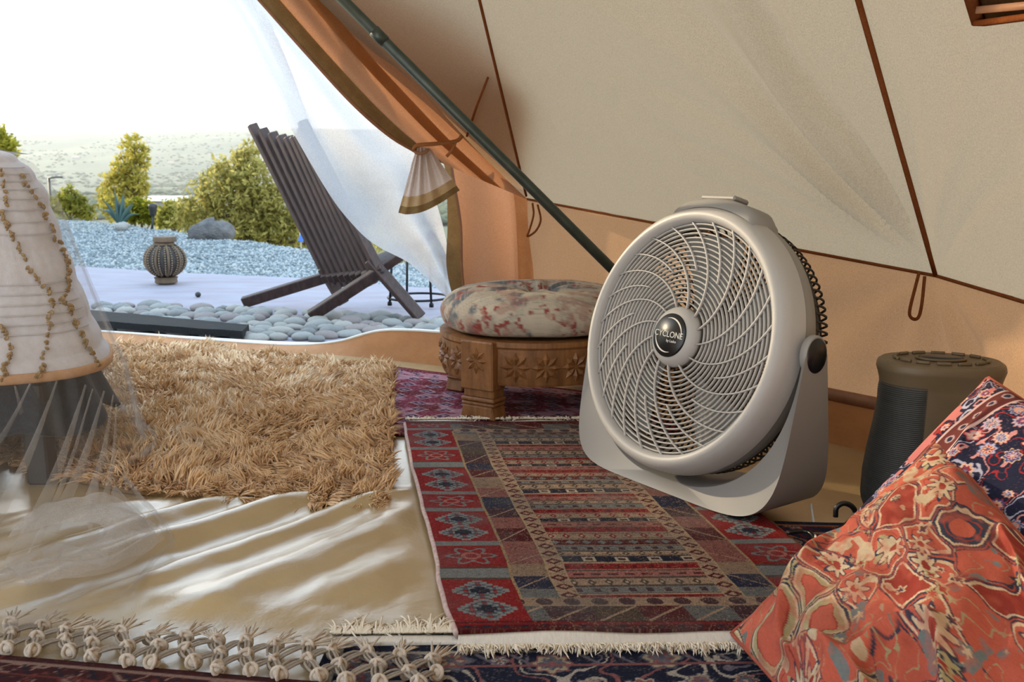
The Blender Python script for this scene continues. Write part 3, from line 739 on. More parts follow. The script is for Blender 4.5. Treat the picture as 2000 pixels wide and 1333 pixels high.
# gathered tail below the tie
n1, n2 = 60, 24
tie = D(826, 290, 3.2)
ba = px([(778, 416), (800, 418), (830, 412), (862, 396), (898, 372)], 3.18, 3.18)
bt = spline(ba, n1); tp = spline([tie + A(-.022, 0, 0), tie + A(0, -.02, .004), tie + A(.024, 0, 0)], n1)
w = np.linspace(0, 1, n2)[None, :, None] ** .85
PG = tp[:, None] * (1 - w) + bt[:, None] * w
fr = np.linspace(0, 1, n1)[:, None]
PG[..., 1] += .022 * np.sin(fr * 2 * math.pi * 4.2) * (w[..., 0] * 1.0 + .25) * (1.15 - w[..., 0]) - .05 * np.sin(fr * math.pi) * w[..., 0]
m_tail = cloth('gathered lining', (214, 200, 192), (224, 210, 202), .3, 6)
tl = part('gathered_tail', grid(PG), m_tail, door, label='pale gathered end of the tied flap')
hg = part('tail_hem', (grid(PG[:, -4:] + A(0, -.003, 0))), m_hem, door)
part('tail_band', (grid(PG[:, -8:-3] + A(0, -.003, 0))), cloth('tan tail band', (196, 168, 128), (206, 178, 138), .3, 10), door)
part('back_fold', grid(ruled([tie + A(-.02, .01, 0), D(802, 330, 3.22), D(806, 372, 3.24)], [tie + A(0.02, .02, 0), D(835, 335, 3.25), D(838, 380, 3.26)], 16, 8)), m_hem, door)
part('tie_strap', tube(spline([D(806, 292, 3.16), D(815, 284, 3.14), D(850, 281, 3.15), D(890, 276, 3.2), D(903, 265, 3.22)], 20), .006, 6, sq=(.5, 1.2)), m_jamb, door)
part('tie_knot', tube(spline([D(808, 290, 3.17), D(812, 298, 3.155), D(824, 300, 3.15), D(838, 292, 3.16)], 24), .005, 6), m_flapc, door)
part('tie_tail', tube(spline([D(890, 277, 3.2), D(884, 292, 3.19), D(872, 306, 3.19)], 10), .005, 6), m_jamb, door)
# loose second layer of canvas outside the roof by the door (its shade shows through)
NM = np.cross(W1 - W0, APEX - W0); NM /= np.linalg.norm(NM); NM = NM if NM[2] > 0 else -NM
NO = NT if NT[2] > 0 else -NT
def hit(u, v, p0, nn):
    r = ray(u, v); return CP + r * (((p0 - CP) @ nn) / (r @ nn))
ob = [hit(1029, 384, W0, NM), hit(1020, 345, W0, NM), hit(1034, 215, W0, NM), hit(1000, 165, W0, NM), hit(900, 60, W0, NO), hit(790, -5, W0, NO), hit(650, -90, W0, NO)]
oa = [W0 + (PEAK - W0) * k for k in np.linspace(.01, .95, 7)]
gp_ = np.array([.012, .015, .035, .06, .09, .11, .14])[:, None]
P2 = ruled(np.array(oa) + NO * (.012 + gp_ * .3), np.array(ob) + (NO * .5 + NM * .5) * (gp_ + .035), 60, 40)
part('outer_flap', grid(P2), m_flapc, roof, label='second canvas layer outside the roof')

# hanging loops
def loop(name, label, P, r=.004):
    o = part(name, tube(spline(P, 30), r, 6), m_seam); return tag(o, label, 'loop')
loop('toggle_loop', 'rust cord loop hanging from the wall seam above the heater', [D(1795, 533, 2.26), D(1788, 560, 2.25), D(1778, 600, 2.25), D(1777, 617, 2.25), D(1786, 624, 2.25), D(1795, 618, 2.25), D(1801, 590, 2.25), D(1806, 540, 2.26)])
loop('tie_loop', 'thin rust cord loop hanging from the seam beside the pole', [D(1040, 397, 3.40), D(1042, 420, 3.39), D(1034, 450, 3.39), D(1030, 462, 3.39), D(1046, 452, 3.39), D(1056, 430, 3.39), D(1050, 400, 3.38)])
# window opening at the upper right corner
NR = np.cross(W2 - W1, APEX - W1); NR /= np.linalg.norm(NR); NR *= -np.sign(NR @ (W1 - CP))
def hitR(u, v, k=.03):
    r = ray(u, v); q = ((W1 + NR * k) - CP) @ NR / (r @ NR); return CP + r * q
win = thing('window_1', 'brown framed mesh window in the roof at the top right', 'window', hitR(1960, 0), kind='structure')
c_ = [hitR(1845, -180), hitR(1912, 46), hitR(2010, 33), hitR(2200, 10), hitR(2130, -230)]
m_win = cloth('dark window mesh', (70, 48, 30), (86, 62, 40), .3, 40)
part('mesh', grid(ruled(np.array([hitR(1845, -180, .02), hitR(1912, 44, .02)]), np.array([hitR(2130, -230, .02), hitR(2200, 10, .02)]), 6, 6)), m_win, win)
part('frame', tube([c_[0], c_[1]], .011, 4, sq=(1.2, .5)), m_seam, win)
part('frame', tube([c_[1], c_[2], c_[3]], .011, 4, sq=(1.2, .5)), m_seam, win)
part('frame', tube([c_[3], c_[4]], .011, 4, sq=(1.2, .5)), m_seam, win)
part('frame', tube([c_[4], c_[0]], .011, 4, sq=(1.2, .5)), m_seam, win)
part('frame', tube([hitR(1912, 20, .035), hitR(2140, -2, .035)], .007, 4), m_lip2, win)

# ---------------------------------------------------------------- groundsheet
m, n, out = mat_base('tan vinyl sheet'); p_ = nd(n, 'ShaderNodeBsdfPrincipled'); c, f = noise_col(n, (166, 144, 104), (178, 156, 114), 5); n.links.new(c, p_.inputs['Base Color'])
p_.inputs['Roughness'].default_value = .27; p_.inputs['IOR'].default_value = 1.9; p_.inputs['Coat Weight'].default_value = .6; p_.inputs['Coat Roughness'].default_value = .22
add_bump(n, p_, 90, .0012, .5, 3); n.links.new(p_.outputs[0], out.inputs[0]); m_tarp = m
xk = np.array([-2.4] + [q[0] for q in sb[::-1]] + [W1[0] + .02, W2[0] + .02, 1.3]); yk = np.array([4.15] + [q[1] for q in sb[::-1]] + [W1[1], W2[1], 1.0])
xk2, ii = np.unique(xk, return_index=True); yk2 = yk[ii]
nx, ny = 420, 380
xs = np.linspace(-2.3, 1.12, nx)[:, None]; ymax = np.interp(xs, xk2, yk2) + .01
s = np.linspace(0, 1, ny)[None]; Y = .55 + (ymax - .55) * s; X = np.repeat(xs, ny, 1)
d0 = A(.545, .838); ct = X * d0[0] + Y * d0[1]; cn = X * d0[1] - Y * d0[0]     # along and across the wrinkles
cnw = cn + .05 * (fbm(X * 3, Y * 3, 101) - .5) + .035 * np.sin(ct * 3.1)
Zt = np.zeros_like(X)
for c0_, wd, am, t0, t1 in [(-1.80, .050, .018, .30, 1.75), (-1.665, .040, .024, .5, 1.9), (-1.54, .050, .030, .6, 2.0), (-1.39, .040, .022, .55, 1.9), (-1.25, .065, .026, .75, 1.8), (-1.12, .06, .014, .9, 1.8)]:
    Zt += am * np.exp(-((cnw - c0_) / wd) ** 2) * sst(t0, t0 + .35, ct) * (1 - sst(t1 - .3, t1, ct))
Zt += .014 * np.abs(fbm(cn * 7, ct * 3.2, 115, 3) - .5) + .008 * fbm(X * 5 + Y * 2, Y * 4, 111) + .0020 * fbm(cn * 40, ct * 14, 112, 3) * 1.5
# kept flat under the rugs
def soft_in(x0, x1, y0, y1, e=.05): return sst(x0 - e, x0 + e, X) * (1 - sst(x1 - e, x1 + e, X)) * sst(y0 - e, y0 + e, Y) * (1 - sst(y1 - e, y1 + e, Y))
lx = np.interp(Y, [.5, 1.386, 2.65, 4], [.07, -.086, -.302, -.52])
flat = np.maximum(sst(-.10, .02, X - lx), np.maximum(sst(2.0, 2.16, Y + .12 * np.minimum(X + .3, 0) * -1), 1 - sst(1.36, 1.46, Y + .14 * (X + .1) * 1)))
Zt = Zt * (1 - flat)
floor = part('floor', grid(np.stack([X, Y, Zt], -1)), m_tarp); tag(floor, 'wrinkled shiny tan vinyl groundsheet of the tent floor', 'floor', kind='structure')

# ================================================================ RUGS
C_RED, C_DRED, C_BEI, C_GRY, C_NAVY, C_PLUM = map(lin, ((158, 34, 36), (98, 24, 30), (198, 166, 140), (140, 142, 142), (36, 40, 62), (84, 56, 64)))
C_BLU, C_PNK, C_CRM, C_BRN = map(lin, ((104, 120, 134), (190, 120, 112), (216, 200, 176), (92, 74, 62)))
def mixc(c, k, t): return c * (1 - t[..., None]) + k * t[..., None]
def put(c, mask, k): c[mask] = k if np.ndim(k) == 1 else k[mask]
def striped_pattern(x, y, Wd, Ln):
    """x across 0..Wd, y along from the near end, metres"""
    u = x / Wd; um = np.minimum(u, 1 - u); c = np.zeros(x.shape + (3,)); c[:] = C_BRN
    # field stripes
    r = random.Random(5); yy = 0.10; seq = [0, 3, 1, 4, 0, 2, 1, 3, 5, 1, 0, 4, 2, 1]
    k = 0
    f = (um >= .325)
    while yy < Ln:
        th = r.uniform(.020, .036); ty = seq[k % len(seq)]; m = f & (y >= yy) & (y < yy + th); q = (y - yy) / th; ph = (x / .030) % 1; pw = np.abs(ph - .5)
        if ty == 0: put(c, m, C_RED); put(c, m & (pw < .12) & (np.abs(q - .5) < .2), C_DRED)
        if ty == 1: put(c, m, C_BEI); put(c, m & (np.abs(q - .5) + pw * 1.6 < .42), C_RED if k % 2 else C_BRN); put(c, m & (np.abs(q - .5) < .1) & (pw < .07), C_CRM)
        if ty == 2: put(c, m, C_NAVY); put(c, m & (np.abs(((x / .06) % 1) - .5) < .2) & (np.abs(q - .5) < .28), C_CRM); put(c, m & (np.abs(((x / .06) % 1) - .5) < .12) & (np.abs(q - .5) < .14), C_PLUM)
        if ty == 3: put(c, m, C_GRY); put(c, m & (pw < .2) & (np.abs(q - .5) < .22), C_PLUM)
        if ty == 4: put(c, m, C_PNK); put(c, m & ((np.abs(q - .5) < .12) & (pw > .2)), C_DRED)
        if ty == 5: put(c, m, C_DRED); put(c, m & (np.abs(q - .5) + pw < .3), C_GRY)
        edge = m & ((q < .12) | (q > .9)); put(c, edge, C_BEI if ty in (0, 5, 2) else C_BRN)
        yy += th; k += 1
    # beige arrow column
    m = (um >= .275) & (um < .325); q = (um - .275) / .05; a = (y / .036) % 1
    put(c, m, C_BEI); put(c, m & (np.abs(a - .5) + np.abs(q - .5) * .8 < .38), C_DRED); put(c, m & (np.abs(a - .5) + np.abs(q - .5) * .8 < .18), C_BEI); put(c, m & ((q < .07) | (q > .93)), lin((200, 176, 140)))
    # patchwork column
    m = (um >= .18) & (um < .275); rr = random.Random(8); yy = 0; k = 0
    pal = [C_PLUM, C_GRY * .8, C_BRN, C_PNK * .7, C_NAVY * 1.6, C_BEI * .7, C_DRED]
    while yy < Ln:
        th = rr.uniform(.045, .085); mm = m & (y >= yy) & (y < yy + th); put(c, mm, pal[rr.randrange(7)]); q = (y - yy) / th; w = (um - .18) / .095
        if k % 2: put(c, mm & (np.abs(q - w) < .035), C_BEI)
        yy += th; k += 1
    put(c, (um >= .177) & (um < .183), lin((190, 160, 120)))
    # red border blocks
    m = um < .177; yy = .028; k = 0; w = um / .177
    blocks = [('med', .165), ('grey', .055), ('flo', .10), ('thin', .022), ('med', .165), ('thin', .022), ('flo', .085), ('thin', .022)]
    while yy < Ln:
        ty, th = blocks[k % len(blocks)]; mm = m & (y >= yy) & (y < yy + th); q = (y - yy)
        if ty in ('grey', 'thin'): put(c, mm, C_GRY * 1.05); put(c, mm & ((q < .008) | (q > th - .008)) & (th > .04), C_BRN)
        else: put(c, mm, C_RED)
        if ty == 'med':
            for cy in (.28, .72):
                dx = np.floor(np.abs(w - .5) * 15) / 15; dy = np.floor(np.abs(q / th - cy) * 24) / 24
                d = dx / .40 + dy / .22
                put(c, mm & (d < 1.0), C_GRY * 1.25)
                cell = ((np.floor(w * 15) + np.floor(q / th * 24)) % 2) == 0
                put(c, mm & (d < .80) & cell, C_BLU * .75); put(c, mm & (d < .8) & ~cell & (np.floor(w * 15) % 3 == 1), C_RED); put(c, mm & (d < .2), C_NAVY)
        if ty == 'flo':
            an = np.arctan2((q / th - .5), (w - .5)); rad = np.hypot((q / th - .5) * .9, w - .5)
            put(c, mm & (np.abs(rad - .28 - .08 * np.cos(an * 6)) < .035), C_GRY); put(c, mm & (np.abs(rad - .12) < .03), C_PNK)
        yy += th; k += 1
    # end borders
    for e in (y, Ln - y):
        m = (e < .115) & (um >= .177); put(c, m, C_BEI * .9)
        a = (x / .045) % 1; put(c, m & (e > .088) & (np.hypot(a - .5, (e - .1) / .045) < .3), C_PLUM)
        mm = m & (e < .082); put(c, mm, C_BRN * .9); k = np.floor(x / .075).astype(int) % 4
        for j, cc in enumerate((C_DRED, C_GRY * .7, C_PLUM, C_BRN)): put(c, mm & (k == j), cc)
        put(c, mm & (np.abs(((x / .075) % 1) - (e - .028) / .054) < .05), C_BEI)
        mm = (e < .028); put(c, mm, C_DRED); put(c, mm & (np.abs(((x / .03) % 1) - .5) < .15) & (np.abs(e - .014) < .005), C_NAVY); put(c, mm & (np.abs(e - .02) < .003), C_RED * .9)
    # worn, speckled wool
    sp = vn(x * 620, y * 420, 3); c = mixc(c, C_BEI * .9, np.clip((sp - .66) * 2.2, 0, .7) * np.where(um > .177, 1, .35)); c = mixc(c, lin((44, 34, 38)), np.clip((.40 - sp) * 2.0, 0, .75) * np.where(um > .177, 1, .45))
    wv = fbm(x * 10, y * 10, 9); c = mixc(c, C_GRY * .7, np.clip((wv - .45) * 1.1, 0, .38)); return c * (.80 + .28 * vn(x * 260, y * 260, 4))[..., None]
m_rug = M('woven wool pile', None, attr=True, rough=.95, spec=.15, var=.25, scale=420, bump=(700, .003))
m_frg = M('cream cotton fringe', (222, 212, 194), (240, 232, 218), 60, .9, spec=.2)
m_bind = M('cream woven binding', (214, 210, 204), (232, 228, 222), 300, .9, spec=.2, stretch=(1, .1, 1), bump=(500, .001))
def quad_grid(c, nu, nv):
    fl_, fr_, br_, bl_ = [np.asarray(q, float) for q in c]
    s = np.linspace(0, 1, nu)[:, None, None]; t = np.linspace(0, 1, nv)[None, :, None]
    return (fl_ * (1 - s) + fr_ * s) * (1 - t) + (bl_ * (1 - s) + br_ * s) * t
def rug(name, label, corners, z, thick, nu, nv, fn, Wd, Ln, wav=.004, seed=0, parent=None, mat=None):
    P = quad_grid([np.append(q, 0) for q in corners], nu, nv)
    x = np.linspace(0, Wd, nu)[:, None] + np.zeros((1, nv)); y = np.linspace(0, Ln, nv)[None] + np.zeros((nu, 1))
    P[..., 2] = z + wav * (fbm(P[..., 0] * 5, P[..., 1] * 5, seed) - .3)
    e = .012 * (fbm(y * 7, x * 0 + seed, seed + 5, 2) - .5); P[..., 0] += e
    V, F, ring = slab(P, thick); c = fn(x, y, Wd, Ln).reshape(-1, 3); c = np.concatenate([c, c[ring] * .8])
    t = thing(name, label, 'rug', (P[nu // 2, 0, 0], P[nu // 2, nv // 2, 1], 0)); part('weave', (V, F), mat or m_rug, t, col=c); return t, P
def fringe(parent, P, d, n, ln, rad, seed, zb=.0, name='fringe', curl=.5, up=.25):
    r = np.random.default_rng(seed); k = r.random(n) * (len(P) - 1.001); i = k.astype(int); f = (k - i)[:, None]
    B = P[i] * (1 - f) + P[i + 1] * f; B[:, 2] += zb + r.uniform(0, .004, n)
    cl = fbm(k * .35, k * 0, seed, 2)[:, None] - .5
    dd = np.tile(d, (n, 1)) + r.normal(0, .28, (n, 3)) * A(1, 1, .4) + cl * A(1.6, .6, 0) + A(0, 0, up); l = ln * r.uniform(.6, 1.15, n)
    bend = r.normal(0, curl * ln, (n, 3)) * A(1, .6, .3) + A(0, 0, -.55 * up * ln); 
    V, F, _ = locks(B, dd, l, np.full(n, rad), bend, 4, 3); V[:, 2] = np.maximum(V[:, 2], .003)
    return part(name, (V, F), m_frg, parent, kind='stuff')
def curly(parent, P, d, step, ln, rad, seed, per=26):
    """bunched, curling yarn ends: clusters of strands that fan out and roll over"""
    r = np.random.default_rng(seed); L_ = np.linalg.norm(P[-1] - P[0]); nc = int(L_ / step); t = (np.arange(nc) + r.uniform(-.3, .3, nc) + .5) / nc
    C = P[0] + (P[-1] - P[0]) * t[:, None]; C[:, 2] = P[:, 2].mean(); lean = r.normal(0, .55, nc); big = r.uniform(.6, 1.35, nc)
    k = np.repeat(np.arange(nc), per); n = len(k); side = np.cross(d, A(0, 0, 1))
    B = C[k] + r.normal(0, 1, (n, 1)) * side * step * .28 + A(0, 0, .002)
    w = r.normal(0, .55, n) + lean[k]; dd = d + side * w[:, None] + A(0, 0, 1) * r.uniform(.1, .9, n)[:, None]; l = ln * big[k] * r.uniform(.6, 1.1, n)
    bend = side * (-w * l * .8 + r.normal(0, .3, n) * l)[:, None] + A(0, 0, -1) * (l * r.uniform(.35, .75, n))[:, None] + d * (l * r.normal(-.1, .3, n))[:, None]
    V, F, _ = locks(B, dd, l, np.full(n, rad), bend, 7, 4, taper=.25); V[:, 2] = np.maximum(V[:, 2], .004)
    return part('fringe', (V, F), m_frg, parent, kind='stuff')
def strip(parent, name, P, d, w, z0, mat, wav=.002):
    q = np.stack([P + d * w * t + A(0, 0, z0 - .004 * t) for t in np.linspace(0, 1, 6)], 1); q[..., 2] += wav * np.sin(q[..., 0] * 23)
    V, F, _ = slab(q, .006); return part(name, (V, F), mat, parent)
# striped patchwork rug
q = [A(-.086, 1.392), A(.60, 1.405), A(.376, 2.66), A(-.302, 2.65)]
sr, PS_ = rug('striped_rug', 'long red and grey striped patchwork rug under the fan', q, .020, .014, 400, 500, striped_pattern, .68, 1.27, .006, 3)
fe = PS_[:, 0] + A(0, 0, -.004); be = PS_[:, -1] + A(0, 0, -.004); le = PS_[0]
strip(sr, 'end_binding', fe, A(.0, -1, 0), .036, .0, m_bind); curly(sr, fe + A(0, -.033, -.004), A(0, -1, 0), .010, .020, .0014, 31, 22)
strip(sr, 'end_binding', be, A(-.05, 1, 0), .030, .002, m_bind); curly(sr, be + A(0, .027, .002), A(-.05, 1, 0), .014, .024, .0016, 32, 18)
part('side_binding', tube(le[::4] + A(-.002, 0, -.006), .0055, 6), M('worn side cord', (170, 140, 138), (206, 186, 180), 120, .9), sr)
part('side_binding', tube(PS_[-1][::4] + A(.002, 0, -.006), .0055, 6), m_lip2, sr)
# pink rug under the stool
def pink_pattern(x, y, Wd, Ln):
    w1 = fbm(x * 6, y * 6, 3) - .5; w2 = fbm(x * 6 + 7, y * 6, 4) - .5; X = x + .05 * w1; Y = y + .05 * w2
    c = np.zeros(x.shape + (3,)); c[:] = lin((150, 52, 78)); P_ = lin((206, 150, 168)); N_ = lin((50, 44, 92)); R_ = lin((122, 20, 36)); Wt = lin((222, 196, 204))
    n = fbm(X * 13, Y * 13, 5, 3); c = mixc(c, P_, sst(.48, .6, n)); c = mixc(c, R_, sst(.56, .64, fbm(X * 9, Y * 9, 6, 3)))
    a = (X * 11) % 1 - .5; b = (Y * 11) % 1 - .5; put(c, (np.abs(a) + np.abs(b) < .26), N_); put(c, np.abs(np.abs(a) + np.abs(b) - .34) < .035, Wt); put(c, np.hypot(a, b) < .09, P_)
    for e in (x, y, Wd - x, Ln - y):
        put(c, (e < .14) & (e > .128), Wt); put(c, (e < .05), R_); put(c, (e > .05) & (e < .128) & (np.hypot(((x + y) * 12) % 1 - .5, (e - .09) * 12) < .33), P_)
    s_ = vn(x * 420, y * 420, 8); c = mixc(c, Wt, np.clip((s_ - .6) * 1.4, 0, .6)); c = mixc(c, N_, np.clip((.3 - s_) * 1.5, 0, .5)); return c
pk, PP = rug('pink_rug', 'faded pink and crimson rug beneath the carved stool', [A(-.62, 2.56), A(.48, 2.58), A(.36, 3.0), A(-.50, 3.52)], .010, .008, 260, 220, pink_pattern, 1.1, .95, .003, 7)
# navy floral rug near the camera
def rosette(x, y, cx, cy, R, k, c, cols):
    d = np.hypot(x - cx, y - cy); an = np.arctan2(y - cy, x - cx); rr = R * (1 + .16 * np.cos(an * k))
    put(c, d < rr, cols[0]); put(c, d < rr * .86, cols[1]); put(c, d < rr * .62, cols[2]); put(c, (d < rr * .56) & (np.cos(an * k * 1.0 + 1) > .1), cols[3]); put(c, d < rr * .2, cols[0])
def floral(base, cols, scale, seed, border=None):
    def fn(x, y, Wd, Ln):
        c = np.zeros(x.shape + (3,)); c[:] = base; r = random.Random(seed)
        X = x + .012 * (fbm(x * 20, y * 20, seed) - .5); Y = y + .012 * (fbm(x * 20 + 5, y * 20, seed + 1) - .5)
        v = fbm(X * 14 / scale, Y * 14 / scale, seed + 2, 2); put(c, np.abs(v - .5) < .018, cols[0]); put(c, np.abs(v - .62) < .02, cols[2]); put(c, np.abs(v - .38) < .016, cols[1])
        g = .085 * scale
        for i in range(int(Wd / g) + 2):
            for j in range(int(Ln / g) + 2):
                if r.random() < .75:
                    k = r.sample(range(len(cols)), 4) if len(cols) > 3 else [0, 1, 2, 0]
                    rosette(X, Y, (i + .5 * (j % 2)) * g + r.uniform(-.2, .2) * g, j * g + r.uniform(-.2, .2) * g, g * r.uniform(.2, .42), r.choice([6, 8, 10]), c, [cols[q] for q in k])
        if border is not None:
            for e in (y, Ln - y, x, Wd - x):
                put(c, e < border * .25, base); m_ = (e > border * .28) & (e < border * .40); put(c, m_, cols[0]); m_ = (e > border * .40) & (e < border * .9); 
                put(c, m_ & (np.abs(((x + y) / .05) % 1 - .5) < .08), cols[1]); m_ = (e > border * .92) & (e < border); put(c, m_, cols[2])
        s_ = vn(x * 500, y * 500, seed + 3); c = mixc(c, cols[0], np.clip((s_ - .75) * 1.2, 0, .4)); return c * (.85 + .3 * vn(x * 200, y * 200, seed + 4))[..., None]
    return fn
NV = [lin((196, 188, 180)), lin((120, 116, 132)), lin((150, 96, 98)), lin((92, 98, 118)), lin((186, 172, 150))]
nr, PN = rug('navy_rug', 'navy floral rug at the front beneath the striped rug', [A(-.27, .95), A(.62, .95), A(.62, 1.40), A(-.285, 1.372)], .006, .005, 380, 200, floral(lin((30, 36, 62)), NV, .9, 17, .07), .9, .43, .002, 9)
pe = PN[:95, -1]
strip(nr, 'end_binding', pe, A(.0, 1, 0), .034, .004, m_bind, .001); curly(nr, pe + A(0, .030, .003), A(0, 1, 0), .016, .048, .0019, 33, 34)
br, PB = rug('blue_rug', 'dark blue and rust rug edge under the coat hanger and heater', [A(.50, 1.30), A(1.02, 1.30), A(1.02, 1.86), A(.47, 1.90)], .010, .008, 200, 160, floral(lin((40, 48, 78)), [lin((190, 120, 70)), lin((120, 40, 40)), lin((170, 160, 150)), lin((70, 90, 120))], .7, 23, .06), .5, .55, .002, 11)
# fringed dark rug at the lower left
E0, E1 = A(-.80, 1.338, 0), A(-.085, 1.225, 0); ed = (E1 - E0) / np.linalg.norm(E1 - E0); en = A(-ed[1], ed[0], 0)
mr, PMr = rug('knotted_rug', 'dark red rug with a knotted grey fringe at the lower left', [E0[:2] - en[:2] * .5, E1[:2] - en[:2] * .5, E1[:2], E0[:2]], .014, .012, 200, 140, floral(lin((74, 34, 38)), [lin((160, 130, 120)), lin((40, 36, 50)), lin((120, 60, 56)), lin((96, 80, 76))], .6, 29, .05), .7, .5, .002, 13)
m_knot = M('grey cotton cord', (186, 172, 158), (214, 202, 188), 80, .9, spec=.2, bump=(300, .002))
km = MB(); a = np.linspace(0, 2 * math.pi, 14, endpoint=False)
km.add(*blob(3, 12, 8, .1)); km.V[0] = km.V[0] * A(.0085, .0105, .0075)
km.add(*tube(np.stack([.0025 * np.sin(a), .011 * np.cos(a), .0095 * np.sin(a)], -1), .0032, 5, closed=True)); km.add(*tube(np.stack([.0105 * np.cos(a), .004 * np.sin(a * 1), .0085 * np.sin(a)], -1), .003, 5, closed=True))
knot_me = build_mesh('knot', *km.get()); knot_me.materials.append(m_knot)
cm = []
for k in range(3):
    mb = MB(); r = random.Random(k)
    for j in range(4):
        o_ = A(0, (j - 1.5) * .0032, r.uniform(-.001, .001)); bow = A(0, r.uniform(-.004, .004) + (j - 1.5) * .0012, r.uniform(.003, .007))
        mb.add(*tube(spline([A(0, 0, 0) + o_ * .4, A(.3, 0, 0) + o_ + bow, A(.7, 0, 0) + o_ + bow, A(1, 0, 0) + o_ * .4], 7), .0021, 5))
    me = build_mesh('cord', *mb.get()); me.materials.append(m_knot); cm.append(me)
tm = []
for k in range(4):
    r = np.random.default_rng(60 + k); n_ = 13; B = np.tile(A(0, 0, 0), (n_, 1)) + r.normal(0, .001, (n_, 3)); sp_ = np.linspace(-1, 1, n_)
    V, F, _ = locks(B, np.stack([np.ones(n_), sp_ * .6 + r.normal(0, .1, n_), .12 + r.uniform(0, .2, n_)], -1), r.uniform(.034, .050, n_), np.full(n_, .0019), np.stack([0 * sp_, r.normal(0, .004, n_), -r.uniform(.006, .012, n_)], -1), 4, 4, taper=.3)
    me = build_mesh('tassel', V, F); me.materials.append(m_knot); tm.append(me)
bo = base_of(mr); rr = random.Random(21)
def putm(name, me, p, d=None, sx=1, zr=0.0):
    o = bpy.data.objects.new(name, me); COL.objects.link(o); o.parent = mr; o.location = [float(q) for q in (p - bo)]
    if d is not None:
        o.rotation_euler = Vector([float(q) for q in d]).to_track_quat('X', 'Z').to_euler()
    o.scale = (sx, 1, 1) if name == 'cord' else (1, 1, 1)
    if name == 'knot': o.rotation_euler = (rr.uniform(-.4, .4), rr.uniform(-.4, .4), rr.uniform(0, 3))
    return o
NC = 15; rows = []
for r_ in range(3):
    row = []
    for i in range(NC):
        s_ = (i + (.5 if r_ % 2 else 0)) / NC
        p = E0 + (E1 - E0) * s_ + en * (.010 + .038 * r_ + rr.uniform(-.007, .007)) + ed * rr.uniform(-.006, .006); p[2] = .016 + rr.uniform(0, .004) - .001 * r_
        row.append(p); putm('knot', knot_me, p)
    rows.append(row)
for r_ in (0, 1):
    for i in range(NC):
        for j in ((i - 1, i) if r_ == 0 else (i, i + 1)):
            if 0 <= j < NC:
                a_, b_ = rows[r_][i], rows[r_ + 1][j]; d_ = b_ - a_; putm('cord', cm[rr.randrange(3)], a_, d_, float(np.linalg.norm(d_)))
for i in range(NC):
    d_ = en * 1.0 + ed * rr.uniform(-.7, .9) + A(0, 0, .12); putm('tassel', tm[i % 4], rows[2][i], d_)
# shaggy rug
poly = np.array([(-.262, 1.985), (-.50, 2.00), (-.86, 2.09), (-1.1, 2.22), (-1.32, 2.37), (-2.0, 2.62), (-2.15, 3.86), (-1.75, 3.92), (-1.2, 3.80), (-.80, 3.60), (-.42, 3.42), (-.345, 2.75), (-.30, 2.35)])
def inpoly(x, y, q):
    r = np.zeros(x.shape, bool); j = len(q) - 1
    for i in range(len(q)):
        xi, yi = q[i]; xj, yj = q[j]; r ^= ((yi > y) != (yj > y)) & (x < (xj - xi) * (y - yi) / (yj - yi + 1e-12) + xi); j = i
    return r
N_ = 92000
x = RNG.uniform(-2.15, -.25, N_); y = 1.97 + (4.0 - 1.97) * RNG.random(N_) ** 1.25; k = inpoly(x, y, poly); x, y = x[k], y[k]
vis = (x / y > -.56); x, y = x[vis], y[vis]; n_ = len(x)
hgt = fbm(x * 9, y * 14, 201, 3); dirx = (fbm(x * 7, y * 9, 202, 3) - .5) * 2.4; diry = (fbm(x * 7 + 9, y * 9, 203, 3) - .56) * 2.6
B = np.stack([x, y, np.full(n_, .010)], -1)
edge = np.clip((np.abs(y - np.interp(x, [-1.3, -.86, -.5, -.26], [2.37, 2.09, 2.0, 1.985])) / .09), 0, 1); diry -= (1 - edge) * 1.2
dv = np.stack([dirx + RNG.normal(0, .28, n_), diry + RNG.normal(0, .28, n_), .55 + .9 * hgt], -1)
ln_ = (.022 + .030 * hgt) * RNG.uniform(.75, 1.2, n_); bend = np.stack([dirx, diry, -np.ones(n_) * .9], -1) * .010 + RNG.normal(0, .004, (n_, 3))
rad_ = RNG.uniform(.0030, .0054, n_) * np.clip(y / 2.6, .8, 1.3)
cs = .042; ci, cj = np.floor(x / cs + .8 * fbm(x * 12, y * 12, 205, 2)), np.floor(y / cs + .8 * fbm(x * 12 + 4, y * 12, 206, 2))   # tufts lean together
cxk, cyk = x - ((x / cs + .8 * fbm(x * 12, y * 12, 205, 2)) - ci - .5) * cs, y - ((y / cs + .8 * fbm(x * 12 + 4, y * 12, 206, 2)) - cj - .5) * cs
bend[:, 0] += (cxk - x) * .95; bend[:, 1] += (cyk - y) * .95; hh = _h(ci, cj, 9); ln_ = ln_ * (.62 + .85 * hh); bend[:, 0] += (_h(ci, cj, 3) - .5) * .022; bend[:, 1] += (_h(ci, cj, 4) - .62) * .022
V, F, per = locks(B, dv, ln_, rad_, bend, 3, 3); V[:, 2] = np.maximum(V[:, 2], .006)
tone = np.clip(.25 + fbm(x * 16, y * 16, 204) * .5 + .3 * hh + RNG.normal(0, .14, n_), 0, 1)[:, None]
col = lin((184, 136, 94))[None] * (1 - tone) + lin((242, 208, 164))[None] * tone
sg = thing('shaggy_rug', 'fluffy light brown shag rug by the open door', 'rug', (-1.1, 2.9, 0))
m_fur = M('shag pile', None, attr=True, rough=.8, spec=.25, sheen=.3)
part('pile', (V, F), m_fur, sg, col=np.repeat(col, per, 0), kind='stuff')
bk = np.concatenate([np.c_[poly, np.full(len(poly), .011)], np.c_[poly, np.full(len(poly), .002)]]); m_ = len(poly)
